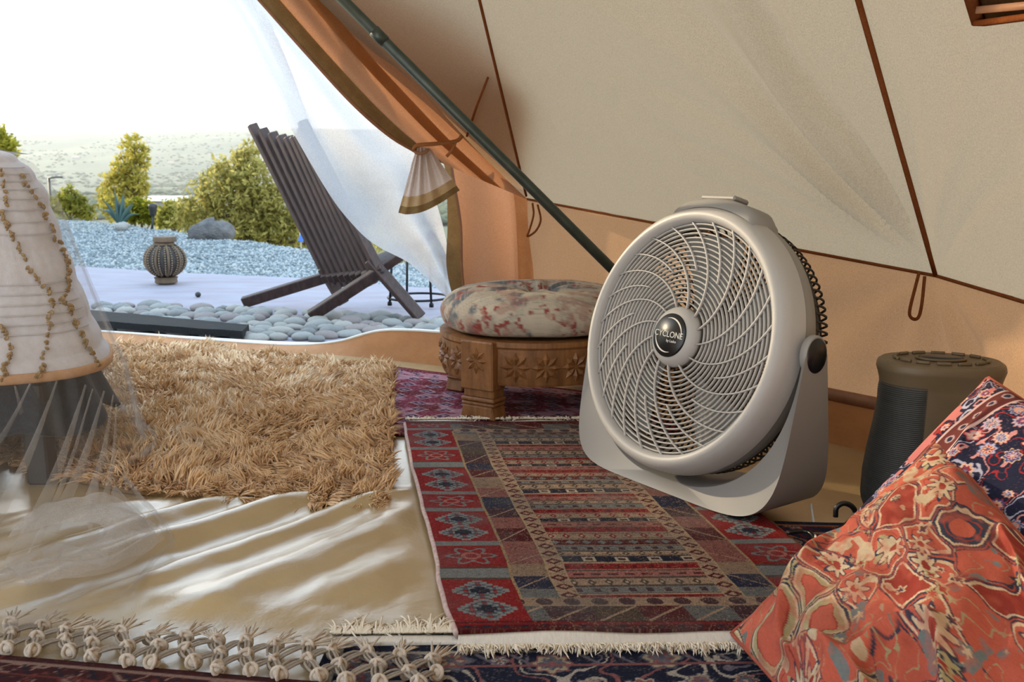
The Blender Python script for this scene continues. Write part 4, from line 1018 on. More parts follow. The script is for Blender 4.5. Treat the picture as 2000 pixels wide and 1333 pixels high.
part('backing', (bk, [tuple(range(m_))] + [(i, m_ + i, m_ + (i + 1) % m_, (i + 1) % m_) for i in range(m_)]), M('rug backing', (120, 92, 58), (140, 108, 70), 40, .9), sg, smooth=False)

# ================================================================ CUSHIONS
def persian(x, y, seed=3):
    w1 = fbm(x * 7, y * 7, seed) - .5; w2 = fbm(x * 7 + 3, y * 7 + 8, seed + 1) - .5; X = x + .09 * w1; Y = y + .09 * w2
    c = np.zeros(x.shape + (3,)); co, sa, nv, dr, cr_ = map(lin, ((186, 92, 74), (172, 160, 122), (50, 58, 76), (150, 58, 48), (206, 184, 154)))
    c[:] = co
    r = random.Random(seed); pts = [((i + r.uniform(.15, .85)) * .088, (j + r.uniform(.15, .85)) * .088, r.random()) for i in range(-1, 9) for j in range(-1, 9)]
    d1 = np.full(x.shape, 9.); d2 = np.full(x.shape, 9.); idc = np.zeros(x.shape); cx = np.zeros(x.shape); cy = np.zeros(x.shape)
    for (px_, py_, h) in pts:
        d = np.hypot(X - px_, Y - py_); m_ = d < d1; d2 = np.where(m_, d1, np.minimum(d2, d)); idc = np.where(m_, h, idc); cx = np.where(m_, px_, cx); cy = np.where(m_, py_, cy); d1 = np.where(m_, d, d1)
    e = d2 - d1
    put(c, (idc < .17), sa); put(c, (idc >= .17) & (idc < .30), nv); put(c, (idc >= .30) & (idc < .42), dr); put(c, (idc > .9), lin((206, 104, 84)))
    put(c, (idc < .17) & (e > .03), co); put(c, (idc >= .17) & (idc < .3) & (e > .045), co * .95); put(c, (idc >= .42) & (idc < .56) & (e > .05), sa)
    put(c, (np.abs(e - .012) < .0035) & (idc < .62), cr_); put(c, (np.abs(e - .005) < .0025) & (idc < .8), nv); put(c, (np.abs(e - .032) < .002) & (idc < .5), dr)
    an = np.arctan2(Y - cy, X - cx); put(c, (idc > .42) & (idc < .60) & (d1 < .030 * (1 + .3 * np.cos(8 * an))), nv); put(c, (idc > .42) & (idc < .60) & (d1 < .024 * (1 + .35 * np.cos(8 * an))), cr_); put(c, (idc > .42) & (idc < .6) & (d1 < .010), dr)
    v = fbm(X * 26, Y * 26, seed + 9, 2); put(c, (np.abs(v - .5) < .012) & (idc > .6), sa * .9); put(c, (v > .72) & (idc > .55), lin((110, 120, 120))); put(c, (v < .27) & (idc > .3), cr_ * .9)
    for _ in range(70):                                             # scattered sprigs in the plain ground
        px_, py_, R_ = r.uniform(0, .6), r.uniform(0, .6), r.uniform(.006, .014); d = np.hypot(X - px_, Y - py_); a_ = np.arctan2(Y - py_, X - px_); rr = R_ * (1 + .35 * np.cos(a_ * r.choice([4, 5, 6])))
        k1, k2 = r.choice([(nv, sa), (cr_, nv), (sa, dr), (lin((120, 128, 124)), cr_)]); m_ = (idc > .3); put(c, m_ & (d < rr), k1); put(c, m_ & (d < rr * .55), k2)
    n = fbm(x * 60, y * 60, seed + 5, 2); c = mixc(c, co, np.clip((n - .42) * 1.6, 0, .6)); n2 = fbm(x * 24, y * 24, seed + 6, 3); c = mixc(c, lin((150, 74, 60)), np.clip((n2 - .5) * 1.5, 0, .5)); return c * (.9 + .2 * vn(x * 500, y * 500, 2))[..., None]
def pillow(name, label, Ac, Bc, Cc, Dc, thick, fn, seed, n=260, power=.42, wr=.010, size=.6, trim=None):
    Ac, Bc, Cc, Dc = [np.asarray(q, float) for q in (Ac, Bc, Cc, Dc)]
    s = np.linspace(0, 1, n); a, b = np.meshgrid(s, s, indexing='ij')
    a3, b3 = a[..., None], b[..., None]
    P0 = (Ac * (1 - a3) + Bc * a3) * (1 - b3) + (Dc * (1 - a3) + Cc * a3) * b3
    N = np.cross(Bc - Ac, Dc - Ac); N /= np.linalg.norm(N); N = N if N[2] > 0 else -N
    puff = (16 * a * (1 - a) * b * (1 - b)) ** power
    mid = (Ac + Bc + Cc + Dc) / 4; pin = .05 * (np.sin(math.pi * a) * (np.abs(b - .5) * 2) ** 6 + np.sin(math.pi * b) * (np.abs(a - .5) * 2) ** 6)
    P0 = P0 + (mid - P0) * pin[..., None]
    wrk = wr * (fbm(a * 5 + b * 2, b * 4, seed, 3) - .5) * 2 + wr * 1.4 * np.exp(-((fbm(a * 3 + 2, b * 3, seed + 2, 2) - .5) / .05) ** 2) - wr * .8 * np.exp(-((fbm(a * 2.4 + 5, b * 2.4 + 2, seed + 4, 2) - .5) / .06) ** 2)
    T = P0 + N * (thick * puff + wrk * np.clip(puff * 1.5, 0, 1))[..., None]
    U = (P0 - N * (thick * .55 * puff)[..., None])[::4, ::4]
    T[..., 2] = np.maximum(T[..., 2], .024); U[..., 2] = np.maximum(U[..., 2], .022)
    t = thing(name, label, 'cushion', (mid[0], mid[1], .022))
    V1, F1 = grid(T); part('cover_front', (V1, F1), m_cush, t, col=fn(a * size, b * size).reshape(-1, 3))
    V2, F2 = grid(U); part('cover_back', (V2, F2[:, ::-1]), trim or m_cushb, t)
    ring = np.concatenate([P0[:, 0], P0[-1, 1:], P0[-2::-1, -1], P0[0, -2:0:-1]])[::3].copy(); ring[:, 2] = np.maximum(ring[:, 2], .024)
    part('seam_piping', tube(ring, .0035, 6, closed=True), m_pipe, t)
    return t
m_cush = M('printed cotton', None, attr=True, rough=.85, spec=.2, bump=(900, .0008)); m_cushb = M('navy cotton back', (40, 44, 66), (64, 60, 80), 30, .9, spec=.2); m_pipe = M('brick piping', (150, 70, 54), (176, 90, 70), 60, .9)
m_dkred = M('dark red cotton', (96, 30, 30), (140, 56, 50), 40, .9, spec=.2)
def navy_print(x, y):
    f = floral(lin((30, 34, 58)), [lin((204, 140, 140)), lin((158, 44, 46)), lin((176, 176, 200)), lin((220, 180, 150)), lin((70, 80, 130))], .62, 37)(x, y, .6, .6)
    e = np.abs(y - .10); m3 = e < .024; put(f, m3, lin((104, 50, 48))); put(f, m3 & (np.hypot(((x / .04) % 1) - .5, (y - .10) / .04) < .30), lin((176, 150, 150))); put(f, m3 & (np.hypot(((x / .04) % 1) - .5, (y - .10) / .04) < .18), lin((40, 44, 70))); put(f, np.abs(e - .026) < .0025, lin((210, 176, 170))); 
    put(f, (y < .06) & (vn(x * 40, y * 40, 3) > .55), lin((200, 120, 116))); return f
B1 = D(1832, 858, 1.56)
pillow('floor_cushion', 'coral red patterned cushion in the front right corner', A(.333, 1.375, .026), B1, A(.76, .98, .12), A(.40, .84, .03), .085, persian, 301, 330, .60, .018)
B2 = D(1930, 738, 1.62)
pillow('floor_cushion', 'navy and pink floral cushion standing behind the coral one', A(.50, 1.60, .026), B2, A(.98, 1.28, .26), A(.72, 1.20, .03), .07, navy_print, 311, 300, .42, .006)
B3 = D(2030, 770, 1.55)
pillow('floor_cushion', 'dark red cushion just showing at the right edge', A(.84, 1.72, .04), B3, A(1.08, 1.05, .30), A(.95, 1.15, .03), .05, lambda x, y: persian(x, y, 8) * .55, 321, 100, .45, .006, trim=m_dkred)

# ================================================================ BED, QUILT, NET
m_quilt = M('white quilted cotton', (216, 216, 224), (228, 228, 236), 60, .9, spec=.2, bump=(500, .001))
m_bindq = M('tan binding', (196, 152, 112), (210, 168, 128), 60, .9, spec=.2)
m_gold = M('gold tuft yarn', (146, 116, 72), (176, 146, 98), 90, .9, spec=.2)
m_tuck = M('grey stitch line', (206, 205, 211), (216, 215, 221), 60, .9, spec=.1)
m_blank = M('charcoal wool', (28, 33, 41), (46, 52, 60), 120, .95, spec=.15, sheen=.3, bump=(400, .002))
m_bedw = M('dark bed wood', (40, 36, 34), (58, 52, 48), 10, .6)
KC = A(-1.25, 2.31)
D1, D2 = A(-.56, .83), A(-.95, -.31)            # bed sides: away from us, and to the left
D1 /= np.linalg.norm(D1); D2 /= np.linalg.norm(D2)
N1, N2 = A(D1[1], -D1[0]), A(-D2[1] * 1.0, D2[0]); N1 = N1 if N1[0] > 0 else -N1; N2 = N2 if N2[1] < 0 else -N2
a1, a2 = math.atan2(N1[1], N1[0]), math.atan2(N2[1], N2[0])
def around(n, run=.9):
    """outline parameter: along the far side, round the corner, along the near side -> (base xy, outward dir)"""
    out = []
    k1 = n // 5; k3 = n // 5; k2 = n - k1 - k3
    for i in range(k1): out.append((KC + D1 * run * (1 - i / k1), N1))
    for i in range(k2):
        a = a1 + (a2 - a1) * i / (k2 - 1); out.append((KC, A(math.cos(a), math.sin(a))))
    for i in range(k3): out.append((KC + D2 * run * (i + 1) / k3, N2))
    return np.array([o[0] for o in out]), np.array([o[1] for o in out])
NB = 220
OB, ON = around(NB)
ia = np.linspace(0, 1, NB)
# quilt profile (radius, height): top flat, rolls over, flares out
qprof = spline([(-.85, .765, 0), (-.25, .768, 0), (.02, .765, 0), (.09, .735, 0), (.135, .67, 0), (.165, .56, 0), (.20, .44, 0), (.235, .33, 0), (.262, .262, 0)], 110)
flare = 1 + .05 * np.sin(ia * 25) * np.linspace(0, 1, 110)[:, None] ** 2
PQ = np.zeros((NB, 110, 3))
for j in range(110):
    r = qprof[j, 0] * (1 + .03 * np.sin(ia * 16 + 1) * (j / 109) ** 2 if qprof[j, 0] > 0 else 1)
    PQ[:, j, :2] = OB + ON * np.reshape(r, (-1, 1)) if np.ndim(r) else OB + ON * r
    PQ[:, j, 2] = qprof[j, 1] + .006 * np.sin(ia * 9) * (j / 109)
# quilting puffs in bands
band = np.linspace(0, 1, 110)
puffq = .006 * np.abs(np.sin(band * 34))[None] * sst(.2, .4, band)[None] + .01 * (fbm(ia[:, None] * 9, band[None] * 6, 401) - .5)
PQ[..., :2] += ON[:, None] * puffq[..., None]
bed = thing('bed', 'bed at the left with a dark leg under the grey blanket', 'bed', (KC[0], KC[1], 0))
lp = G(85, 942)
for dx in (A(lp[0], lp[1]), A(*(KC + D2 * .75)), A(*(KC + D1 * .8))):
    part('leg', box((dx[0], dx[1], .12), (.052, .052, .24), .005), m_bedw, bed, smooth=False)
def prism(xy, z0, z1):
    n = len(xy); V = np.concatenate([np.c_[xy, np.full(n, z0)], np.c_[xy, np.full(n, z1)]])
    return V, [tuple(range(n - 1, -1, -1)), tuple(range(n, 2 * n))] + [(i, (i + 1) % n, n + (i + 1) % n, n + i) for i in range(n)]
inn_ = np.concatenate([OB + ON * .06, [KC + D2 * .9 + D1 * .9]])
part('frame', prism(inn_, .20, .30), m_bedw, bed, smooth=False)
part('mattress', prism(np.concatenate([OB + ON * .03, [KC + D2 * .9 + D1 * .9]]), .30, .735), m_quilt, bed, smooth=False)
quilt = thing('quilt', 'white quilt with gold tufted zigzag cords draped over the bed', 'quilt', (KC[0], KC[1], .5))
part('cover', grid(PQ), m_quilt, quilt)
part('binding', tube(PQ[:, -1], .009, 8, sq=(.6, 1.3)), m_bindq, quilt, label='tan binding along the lower hem')
def qp(i, j, o=.004):
    i = np.clip(i, 0, NB - 1.001); j = np.clip(j, 0, 108.99); i0, j0 = int(i), int(j); f, g = i - i0, j - j0
    p = (PQ[i0, j0] * (1 - f) + PQ[i0 + 1, j0] * f) * (1 - g) + (PQ[i0, j0 + 1] * (1 - f) + PQ[i0 + 1, j0 + 1] * f) * g
    return p + np.append(ON[int(round(i))], .35) * o
# pintuck lines between the zigzags
c0i, c1i = NB // 5, NB - NB // 5
for j in np.concatenate([np.arange(44, 68, 3.2), np.arange(79, 93, 2.6)]):
    part('pintuck', tube([qp(i, j, .003) for i in np.linspace(c0i + 44, NB - 12, 46)], .0016, 4), m_tuck, quilt)
# tufts along two zigzag cords
tf = MB(); r_ = random.Random(4)
for k in range(5):
    a = r_.uniform(0, 6.3); tf.add(*tube(spline([A(0, 0, 0), A(.006 * math.cos(a), .006 * math.sin(a), .006), A(.010 * math.cos(a + .9), .010 * math.sin(a + .9), .003), A(.004 * math.cos(a + 2), .004 * math.sin(a + 2), .002)], 8), .0022, 5))
tuft_me = build_mesh('tuft', *tf.get()); tuft_me.materials.append(m_gold)
bq = base_of(quilt)
path = []
def proj(P):
    q = P - CP; dd = q @ FW; return np.stack([1000 + FPX * q[..., 0] / dd, 666.5 - FPX * (q @ UPV) / dd], -1)
PX = proj(PQ); PX[:NB // 5 + 22] = 9e9                            # only the side that faces the room
def on_quilt(u, v, o=.004):
    k = np.argmin(((PX - A(u, v)) ** 2).sum(-1)); return qp(k // 110, k % 110, o)
for z, n_ in (([(2, 335), (8, 370), (12, 400), (4, 425), (16, 450), (30, 475), (42, 500), (58, 528), (74, 550), (98, 578), (98, 610), (94, 645), (88, 680), (80, 715), (76, 745)], 44),
          ([(42, 350), (62, 380), (82, 415), (98, 450), (112, 480), (126, 505), (130, 535), (132, 560), (124, 590), (136, 608), (147, 638), (160, 662), (172, 684), (184, 708), (198, 735)], 46),
          ([(4, 640), (14, 662), (22, 690), (10, 715), (6, 745)], 14)):
    for q in spline([A(a, b, 0) for a, b in z], n_):
        p = on_quilt(q[0] + r_.uniform(-2, 2), q[1] + r_.uniform(-2, 2), .004); o = bpy.data.objects.new('tuft', tuft_me); COL.objects.link(o); o.parent = quilt
        o.location = [float(t) for t in p - bq]; o.rotation_euler = (1.2, r_.uniform(-.5, .5), r_.uniform(0, 6.28)); s_ = r_.uniform(.55, .95); o.scale = (s_, s_, s_)
# grey blanket hanging below the quilt
OB2, ON2 = OB, ON
bprof = np.linspace(0, 1, 40); PBk = np.zeros((NB, 40, 3))
hemz = .125 + .022 * np.sin(ia * 17 + 2.2) - .02 * sst(.45, .9, ia)
for j, t in enumerate(bprof):
    rr_ = .08 + .175 * t ** .7 + .020 * np.sin(ia * 30 + 1) * t
    PBk[:, j, :2] = OB2 + ON2 * rr_[:, None]; PBk[:, j, 2] = .46 * (1 - t) + hemz * t
o = part('blanket', grid(PBk), m_blank); tag(o, 'charcoal grey blanket hanging below the white quilt', 'blanket')
so = o.modifiers.new('thickness', 'SOLIDIFY'); so.thickness = .006
# mosquito net: over the quilt edge, down and out over the floor
m_net = cloth('sheer net', (206, 203, 201), (216, 213, 211), .45, 30, bump=None, clear=.84)
nj = 130; PNt = np.zeros((NB, nj, 3)); tj = np.linspace(0, 1, nj)
end = np.interp(ia, [0, .5, .56, .60, .64, .66, .69, .75, .8, 1], [.34, .36, .44, .58, .86, .90, 1.02, 1.05, 1.0, .9])
ple = np.sin(ia * 95 + 2 * np.sin(ia * 21)) + .5 * np.sin(ia * 57 + 1)
for j, t in enumerate(tj):
    if t < .62:
        k = t / .62; z = .772 - .757 * k
        r = np.interp(z, [.0, .03, .24, .33, .44, .56, .67, .735, .772], [.335, .325, .292, .258, .224, .190, .160, .118, .04]); r = r + .008 * ple * k
        PNt[:, j, :2] = OB + ON * r[:, None]; PNt[:, j, 2] = z
    else:
        k = (t - .62) / .38; r = (.335 + .008 * ple) * (1 - k) + end * k
        PNt[:, j, :2] = OB + ON * r[:, None]; w_ = fbm(ia * 16, ia * 0 + k * 5, 501, 3); PNt[:, j, 2] = .014 + .050 * np.clip(w_ - .42, 0, 1) * math.sin(math.pi * min(1, k * 1.0)) + .022 * math.exp(-((k - .95) / .05) ** 2) + .012
net = thing('mosquito_net', 'sheer white mosquito net falling from the bed onto the floor', 'net', (KC[0], KC[1], .02))
part('net_sheet', grid(PNt), m_net, net); part('net_hem', tube(PNt[:, -1], .006, 6), m_net, net)
rn = random.Random(9)
m_net2 = cloth('doubled net', (214, 210, 208), (224, 220, 218), .45, 30, bump=None, clear=.70)
for tp, bt, wd in [((112, 745), (-40, 1070), .011), ((168, 752), (20, 1120), .013), ((182, 760), (40, 1130), .006), ((204, 764), (98, 1040), .011), ((222, 772), (160, 1012), .008), ((228, 790), (198, 1005), .006), ((60, 750), (-60, 930), .009), ((30, 755), (50, 890), .010)]:
    a_ = D(tp[0], tp[1], 2.03 if tp[0] < 150 else 2.10); b_ = G(bt[0], bt[1], .03); L_ = spline([a_, a_ * .5 + b_ * .5 + A(.004, .006, -.012), b_], 16); sd2 = np.cross(b_ - a_, ray(tp[0], tp[1])); sd2 /= np.linalg.norm(sd2)
    w2 = (wd * np.linspace(.25, 2.6, 16))[:, None]
    part('pleat', grid(np.stack([L_ - sd2 * w2 / 2, L_ + A(0, -.006, .002), L_ + sd2 * w2 / 2], 1)), m_net2, net)
for pts_, wd in [([(60, 1105), (150, 1078), (240, 1080), (312, 1118)], .022), ([(90, 1175), (190, 1140), (250, 1118), (300, 1108)], .018), ([(20, 1205), (120, 1160), (160, 1168), (220, 1180)], .020), ([(190, 1010), (185, 1060), (190, 1120)], .012), ([(230, 1030), (262, 1072), (290, 1100)], .014), ([(-10, 1235), (100, 1205), (218, 1188), (312, 1126)], .026)]:
    L_ = spline([A(*G(u, v)[:2], .085) for u, v in pts_], 20); tg = np.gradient(L_, axis=0); sd2 = np.cross(tg, A(0, 0, 1)); sd2 /= np.linalg.norm(sd2, axis=1)[:, None]; w2 = (wd * (.5 + .5 * np.sin(np.linspace(.2, 2.9, 20))))[:, None]
    part('fold', grid(np.stack([L_ - sd2 * w2 - A(0, 0, .012), L_ + A(0, 0, .006), L_ + sd2 * w2 - A(0, 0, .012)], 1)), m_net2, net)
# folded-back heap of net on the floor
hp = spline([A(*G(120, 1060)[:2], .05), A(*G(235, 1075)[:2], .07), A(*G(312, 1122)[:2], .035), A(*G(225, 1170)[:2], .03), A(*G(60, 1215)[:2], .03)], 60)
hq = spline([A(*G(20, 1110)[:2], .03), A(*G(120, 1110)[:2], .05), A(*G(210, 1120)[:2], .05), A(*G(140, 1165)[:2], .035), A(*G(0, 1200)[:2], .03)], 60)
t_ = np.linspace(0, 1, 30)[None, :, None]; PHp = hp[:, None] * (1 - t_) + hq[:, None] * t_; PHp[..., 2] += .022 * np.sin(math.pi * t_[..., 0]) + .03 * (fbm(PHp[..., 0] * 14, PHp[..., 1] * 14, 511) - .4)
PHp[..., 2] = np.maximum(PHp[..., 2] + .03, .055); part('net_heap', grid(PHp), cloth('crumpled net', (206, 202, 200), (216, 212, 210), .45, 30, bump=None, clear=.46), net)

# ================================================================ STOOL
m_wood = M('carved honey wood', (100, 64, 34), (146, 100, 58), 9, .5, stretch=(5, 5, .8), bump=(60, .002)); m_cut = M('deep carving', (70, 40, 20), (96, 58, 30), 20, .7)
SC = A(.072, 2.96); stl = thing('carved_stool', 'round carved wooden stool with a faded floral cushion', 'stool', (SC[0], SC[1], .014))
RA = .288
part('apron', lathe([(RA - .03, .10), (RA - .004, .10), (RA, .108), (RA, .205), (RA + .006, .212), (RA + .006, .226), (RA - .03, .228)], 96), m_wood, stl, local=True, autos=35)
part('seat_board', lathe([(.001, .20), (RA - .02, .20), (RA - .02, .226), (.001, .226)], 48), m_wood, stl, local=True, autos=35)
la = [math.atan2(2.723 - SC[1], -.089 - SC[0]), math.atan2(3.116 - SC[1], -.16 - SC[0])]
def rotz(V, a): c, s = math.cos(a), math.sin(a); return V @ np.array([[c, s, 0], [-s, c, 0], [0, 0, 1]])
def petal_flower(R_, z, a, w, parent, n=8):
    """chip-carved flower: raised leaf-shaped facets round a centre, on the cylinder of radius R_ at angle a"""
    for k in range(n):
        b = k * 2 * math.pi / n; ln, hw = w * .92, w * .20
        pts = []
        for (l, s, d) in ((.12, 0, .001), (.55, 1, .000), (1, 0, .001), (.55, -1, .000), (.55, 0, .010)):
            du, dz = l * ln * math.cos(b) - s * hw * math.sin(b), l * ln * math.sin(b) + s * hw * math.cos(b)
            an = a + du / R_; pts.append(((R_ + d) * math.cos(an), (R_ + d) * math.sin(an), z + dz))
        part('petal', (np.array(pts), [(0, 1, 4), (1, 2, 4), (2, 3, 4), (3, 0, 4)]), m_wood, parent, smooth=False, local=True)
        pts2 = []
for k in range(4):
    a = (la[0], la[1], la[1] - math.pi / 2, la[0] + math.pi / 2)[k]
    r0 = RA - .022
    mb = MB()
    mb.add(*box((r0 + .01, 0, .155), (.066, .112, .142), .004)); mb.add(*box((r0 + .006, 0, .075), (.058, .104, .03), .004))
    mb.add(*box((r0 + .008, 0, .056), (.068, .116, .012), .004)); mb.add(*box((r0 + .008, 0, .043), (.066, .114, .010), .004))
    V, F = box((r0 + .008, 0, .019), (.066, .120, .038), .004); V[V[:, 2] > .02] *= A(1, .86, 1); mb.add(V, F)
    V, F = mb.get(); lg = part('leg', (rotz(V, a), F), m_wood, stl, smooth=False, local=True)
    if k in (0, 3): petal_flower(RA + .022, .170, a, .042, lg)
ap = [o for o in stl.children if o.name.startswith('apron')][0]
for a in np.arange(la[1] + .32, la[0] + 2 * math.pi - .25, .30): petal_flower(RA + .001, .155, a, .048, ap)
for a in np.arange(la[0] + .38, la[0] + 1.3, .30): petal_flower(RA + .001, .155, a, .048, ap)
# cushion
def stoolprint(x, y):
    c = np.zeros(x.shape + (3,)); c[:] = lin((172, 162, 148)); r, g, b = lin((146, 72, 66)), lin((100, 106, 112)), lin((200, 190, 172))
    n = fbm(x * 9, y * 9, 5, 4); c = mixc(c, g, sst(.50, .66, n)); c = mixc(c, b, sst(.5, .62, fbm(x * 7, y * 7, 8, 3)) * .7)
    v = fbm(x * 26, y * 26, 11, 2); w = fbm(x * 6, y * 6, 12, 2); c = mixc(c, r, sst(.64, .70, v) * sst(.40, .5, w)); c = mixc(c, lin((164, 116, 106)), sst(.60, .68, fbm(x * 15, y * 15, 13, 2)) * .5)
    st = vn(x * 6, y * 300, 21); c = mixc(c, g * .7, np.clip(st - .62, 0, 1) * 1.3); st = vn(x * 300, y * 8, 22); c = mixc(c, b, np.clip(st - .6, 0, 1) * 1.2); return c
cp = spline([(.001, .305, 0), (.02, .312, 0), (.06, .338, 0), (.12, .352, 0), (.20, .352, 0), (.255, .335, 0), (.288, .30, 0), (.290, .265, 0), (.27, .238, 0), (.20, .228, 0)], 120)
na = 240; an = np.linspace(0, 2 * math.pi, na, endpoint=False)
PC = np.zeros((na, 120, 3)); rr2 = cp[:, 0][None] * (1 + .015 * np.sin(an * 5)[:, None])
PC[..., 0] = rr2 * np.cos(an)[:, None]; PC[..., 1] = rr2 * np.sin(an)[:, None]
PC[..., 2] = cp[:, 1][None] + .008 * np.cos(an * 9)[:, None] * np.exp(-((cp[:, 0] - .07) / .06) ** 2)[None] * (np.arange(120) < 70)[None] + .008 * (fbm(PC[..., 0] * 8, PC[..., 1] * 8, 61) - .5)
V, F = grid(PC, close_u=True)
arcl = np.concatenate([[0], np.cumsum(np.linalg.norm(np.diff(cp[:, :2], axis=0), axis=1))])
col = stoolprint(1.9 * arcl[None] * np.cos(an)[:, None], 1.9 * arcl[None] * np.sin(an)[:, None]).reshape(-1, 3)
part('seat_cushion', (V, F), M('faded woven print', None, attr=True, rough=.95, spec=.15, bump=(600, .002)), stl, local=True, col=col)
part('cushion_button', (blob(8, 12, 8, .05)[0] * A(.012, .012, .006) + A(0, 0, .309), blob(8, 12, 8, .05)[1]), m_cut, stl, local=True)

# ================================================================ FAN
m_fan = M('light grey plastic', (172, 170, 168), (178, 176, 174), 3, .42, bump=(700, .0003)); m_fan2 = M('mid grey plastic', (138, 136, 134), (146, 144, 142), 3, .5)
m_blade = M('pale grey blade', (156, 156, 152), (164, 164, 160), 3, .4); m_fand = M('dark grey grille', (36, 32, 28), (48, 43, 37), 8, .6); m_blk = M('black badge', (14, 16, 20), (18, 20, 24), 10, .3); m_slv = M('silver print', (216, 214, 208), (226, 224, 218), 10, .35)
FC = A(.3525, 2.08); YAW = math.radians(55.3); TILT = math.radians(15.4); ZC = .362
fan = thing('floor_fan', 'large grey pivoting floor fan standing on the striped rug', 'fan', (FC[0], FC[1], .022), -YAW)
CT, ST = math.cos(TILT), math.sin(TILT)
def head(V):
    V = np.asarray(V, float); return np.stack([V[:, 0], V[:, 1] * CT + V[:, 2] * ST, V[:, 2] * CT - V[:, 1] * ST + ZC - .022], -1)
def hp_(name, VF, mat, parent=None, **k): return part(name, (head(VF[0]), VF[1]), mat, parent or fan, local=True, **k)
hp_('front_shell', lathe([(.250, .040), (.256, .012), (.259, .000), (.266, -.007), (.276, -.006), (.286, .004), (.2925, .022), (.2955, .052), (.296, .058)], 120, 'y'), m_fan)
hp_('rear_housing', lathe([(.294, .057), (.2935, .075), (.290, .098), (.284, .106), (.27, .108), (.262, .10), (.255, .06)], 120, 'y'), m_fan2)
# rear guard
gr = hp_('rear_grille', lathe([(.282, .104), (.284, .112), (.282, .120), (.278, .112)], 90, 'y'), m_fand)
bars = tube(spline([(.282, .108, 0), (.284, .135, 0), (.268, .160, 0), (.20, .168, 0), (.07, .168, 0)], 14), .0026, 4)
b0 = None
for k in range(100):
    a = k / 100 * 2 * math.pi; V = bars[0]; V2 = np.stack([V[:, 0] * math.cos(a) - V[:, 2] * math.sin(a), V[:, 1], V[:, 0] * math.sin(a) + V[:, 2] * math.cos(a)], -1)
    hp_('guard_bar', (V2, bars[1]), m_fand, gr)
for r in (.11, .16, .21, .255): 
    a = np.linspace(0, 2 * math.pi, 72, endpoint=False); hp_('guard_ring', tube(np.stack([r * np.cos(a), 0 * a + (.168 if r < .25 else .163), r * np.sin(a)], -1), .0025, 4, closed=True), m_fand, gr)
hp_('motor', lathe([(.001, .07), (.06, .075), (.072, .10), (.072, .168), (.001, .172)], 40, 'y'), m_fand)
# blades
rot = lathe([(.001, .036), (.05, .038), (.056, .046), (.056, .072), (.001, .075)], 40, 'y'); rt = hp_('rotor_hub', rot, m_blade)
for k in range(5):
    a0 = k * 2 * math.pi / 5 + 1.35; R_ = np.linspace(.050, .236, 14)[:, None]; s = np.linspace(0, 1, 10)[None]
    sp0 = .24 + .18 * sst(.05, .2, R_); A_ = a0 + (s - .5) * sp0 * 2 * .82 + .5 * (R_ - .05) / .19 * .5
    Yb = .058 + (s - .5) * -.040 * (1 - .4 * (R_ - .05) / .2)
    Pb = np.stack([R_ * np.cos(A_), Yb + 0 * A_, R_ * np.sin(A_)], -1); Vb, Fb = grid(Pb); n0 = len(Vb); V = np.concatenate([Vb, Vb + A(0, .0025, 0)]); F = [tuple(f) for f in Fb] + [tuple(int(i) + n0 for i in f[::-1]) for f in Fb]
    hp_('blade', (V, F), m_blade)
# front grille: hub, rings, spiral vanes
fg = hp_('front_grille', lathe([(.001, -.016), (.040, -.016), (.052, -.013), (.062, -.005), (.067, .006), (.067, .014), (.001, .014)], 64, 'y'), m_fan)
NRr = 18
for k in range(NRr):
    r = .078 + (.252 - .078) * k / (NRr - 1); a = np.linspace(0, 2 * math.pi, 110, endpoint=False)
    hp_('ring', tube(np.stack([r * np.cos(a), 0 * a + .008 + .006 * (r / .26), r * np.sin(a)], -1), .0024, 6, closed=True, sq=(2.2, .9)), m_fan, fg)
for k in range(26):
    long_ = k % 2 == 0; r0 = .064 if long_ else .150; r = np.linspace(r0, .259, 22); a = k / 26 * 2 * math.pi + .35 + math.radians(50) * (r - .064) / .195
    P_ = np.stack([r * np.cos(a), .001 + .009 * (r / .26), r * np.sin(a)], -1)
    hp_('vane', tube(P_, .0022, 4, sq=(2.4, .95)), m_fan, fg)
bd = hp_('badge', lathe([(.001, -.0185), (.046, -.0185), (.048, -.016), (.048, -.012)], 56, 'y'), m_blk)
def arc_strip(a0, a1, r0, w0, w1):
    a = np.linspace(a0, a1, 30); w = w0 + (w1 - w0) * np.sin(np.linspace(0, math.pi, 30)) ; P_ = np.stack([np.stack([(r0 - w) * np.cos(a), 0 * a - .0190, (r0 - w) * np.sin(a)], -1), np.stack([r0 * np.cos(a), 0 * a - .0190, r0 * np.sin(a)], -1)], 1); return grid(P_)
hp_('logo_arc', arc_strip(-.05, 1.9, .0385, .0006, .0036), m_slv, bd); hp_('logo_arc', arc_strip(3.1, 5.05, .0385, .0006, .0036), m_slv, bd)
def text_vf(s, size, x0=0, z0=0):
    cu = bpy.data.curves.new('t', 'FONT'); cu.body = s; cu.size = size; cu.align_x = 'CENTER'; cu.align_y = 'CENTER'; cu.extrude = .0003
    ob = bpy.data.objects.new('t', cu); COL.objects.link(ob); dg = bpy.context.evaluated_depsgraph_get(); me = ob.evaluated_get(dg).to_mesh()
    V = np.array([v.co[:] for v in me.vertices]); F = [tuple(p.vertices) for p in me.polygons]; ob.to_mesh_clear() if False else None
    bpy.data.objects.remove(ob); bpy.data.curves.remove(cu)
    return np.stack([V[:, 0] + x0, -.0190 - V[:, 2], V[:, 1] + z0], -1), F
V, F = text_vf('CYCLONE', .0185, 0, .001); hp_('lettering', (V, F), m_slv, bd, smooth=False)
V, F = text_vf('by Lasko', .0085, .012, -.0125); hp_('lettering', (V, F), m_slv, bd, smooth=False)
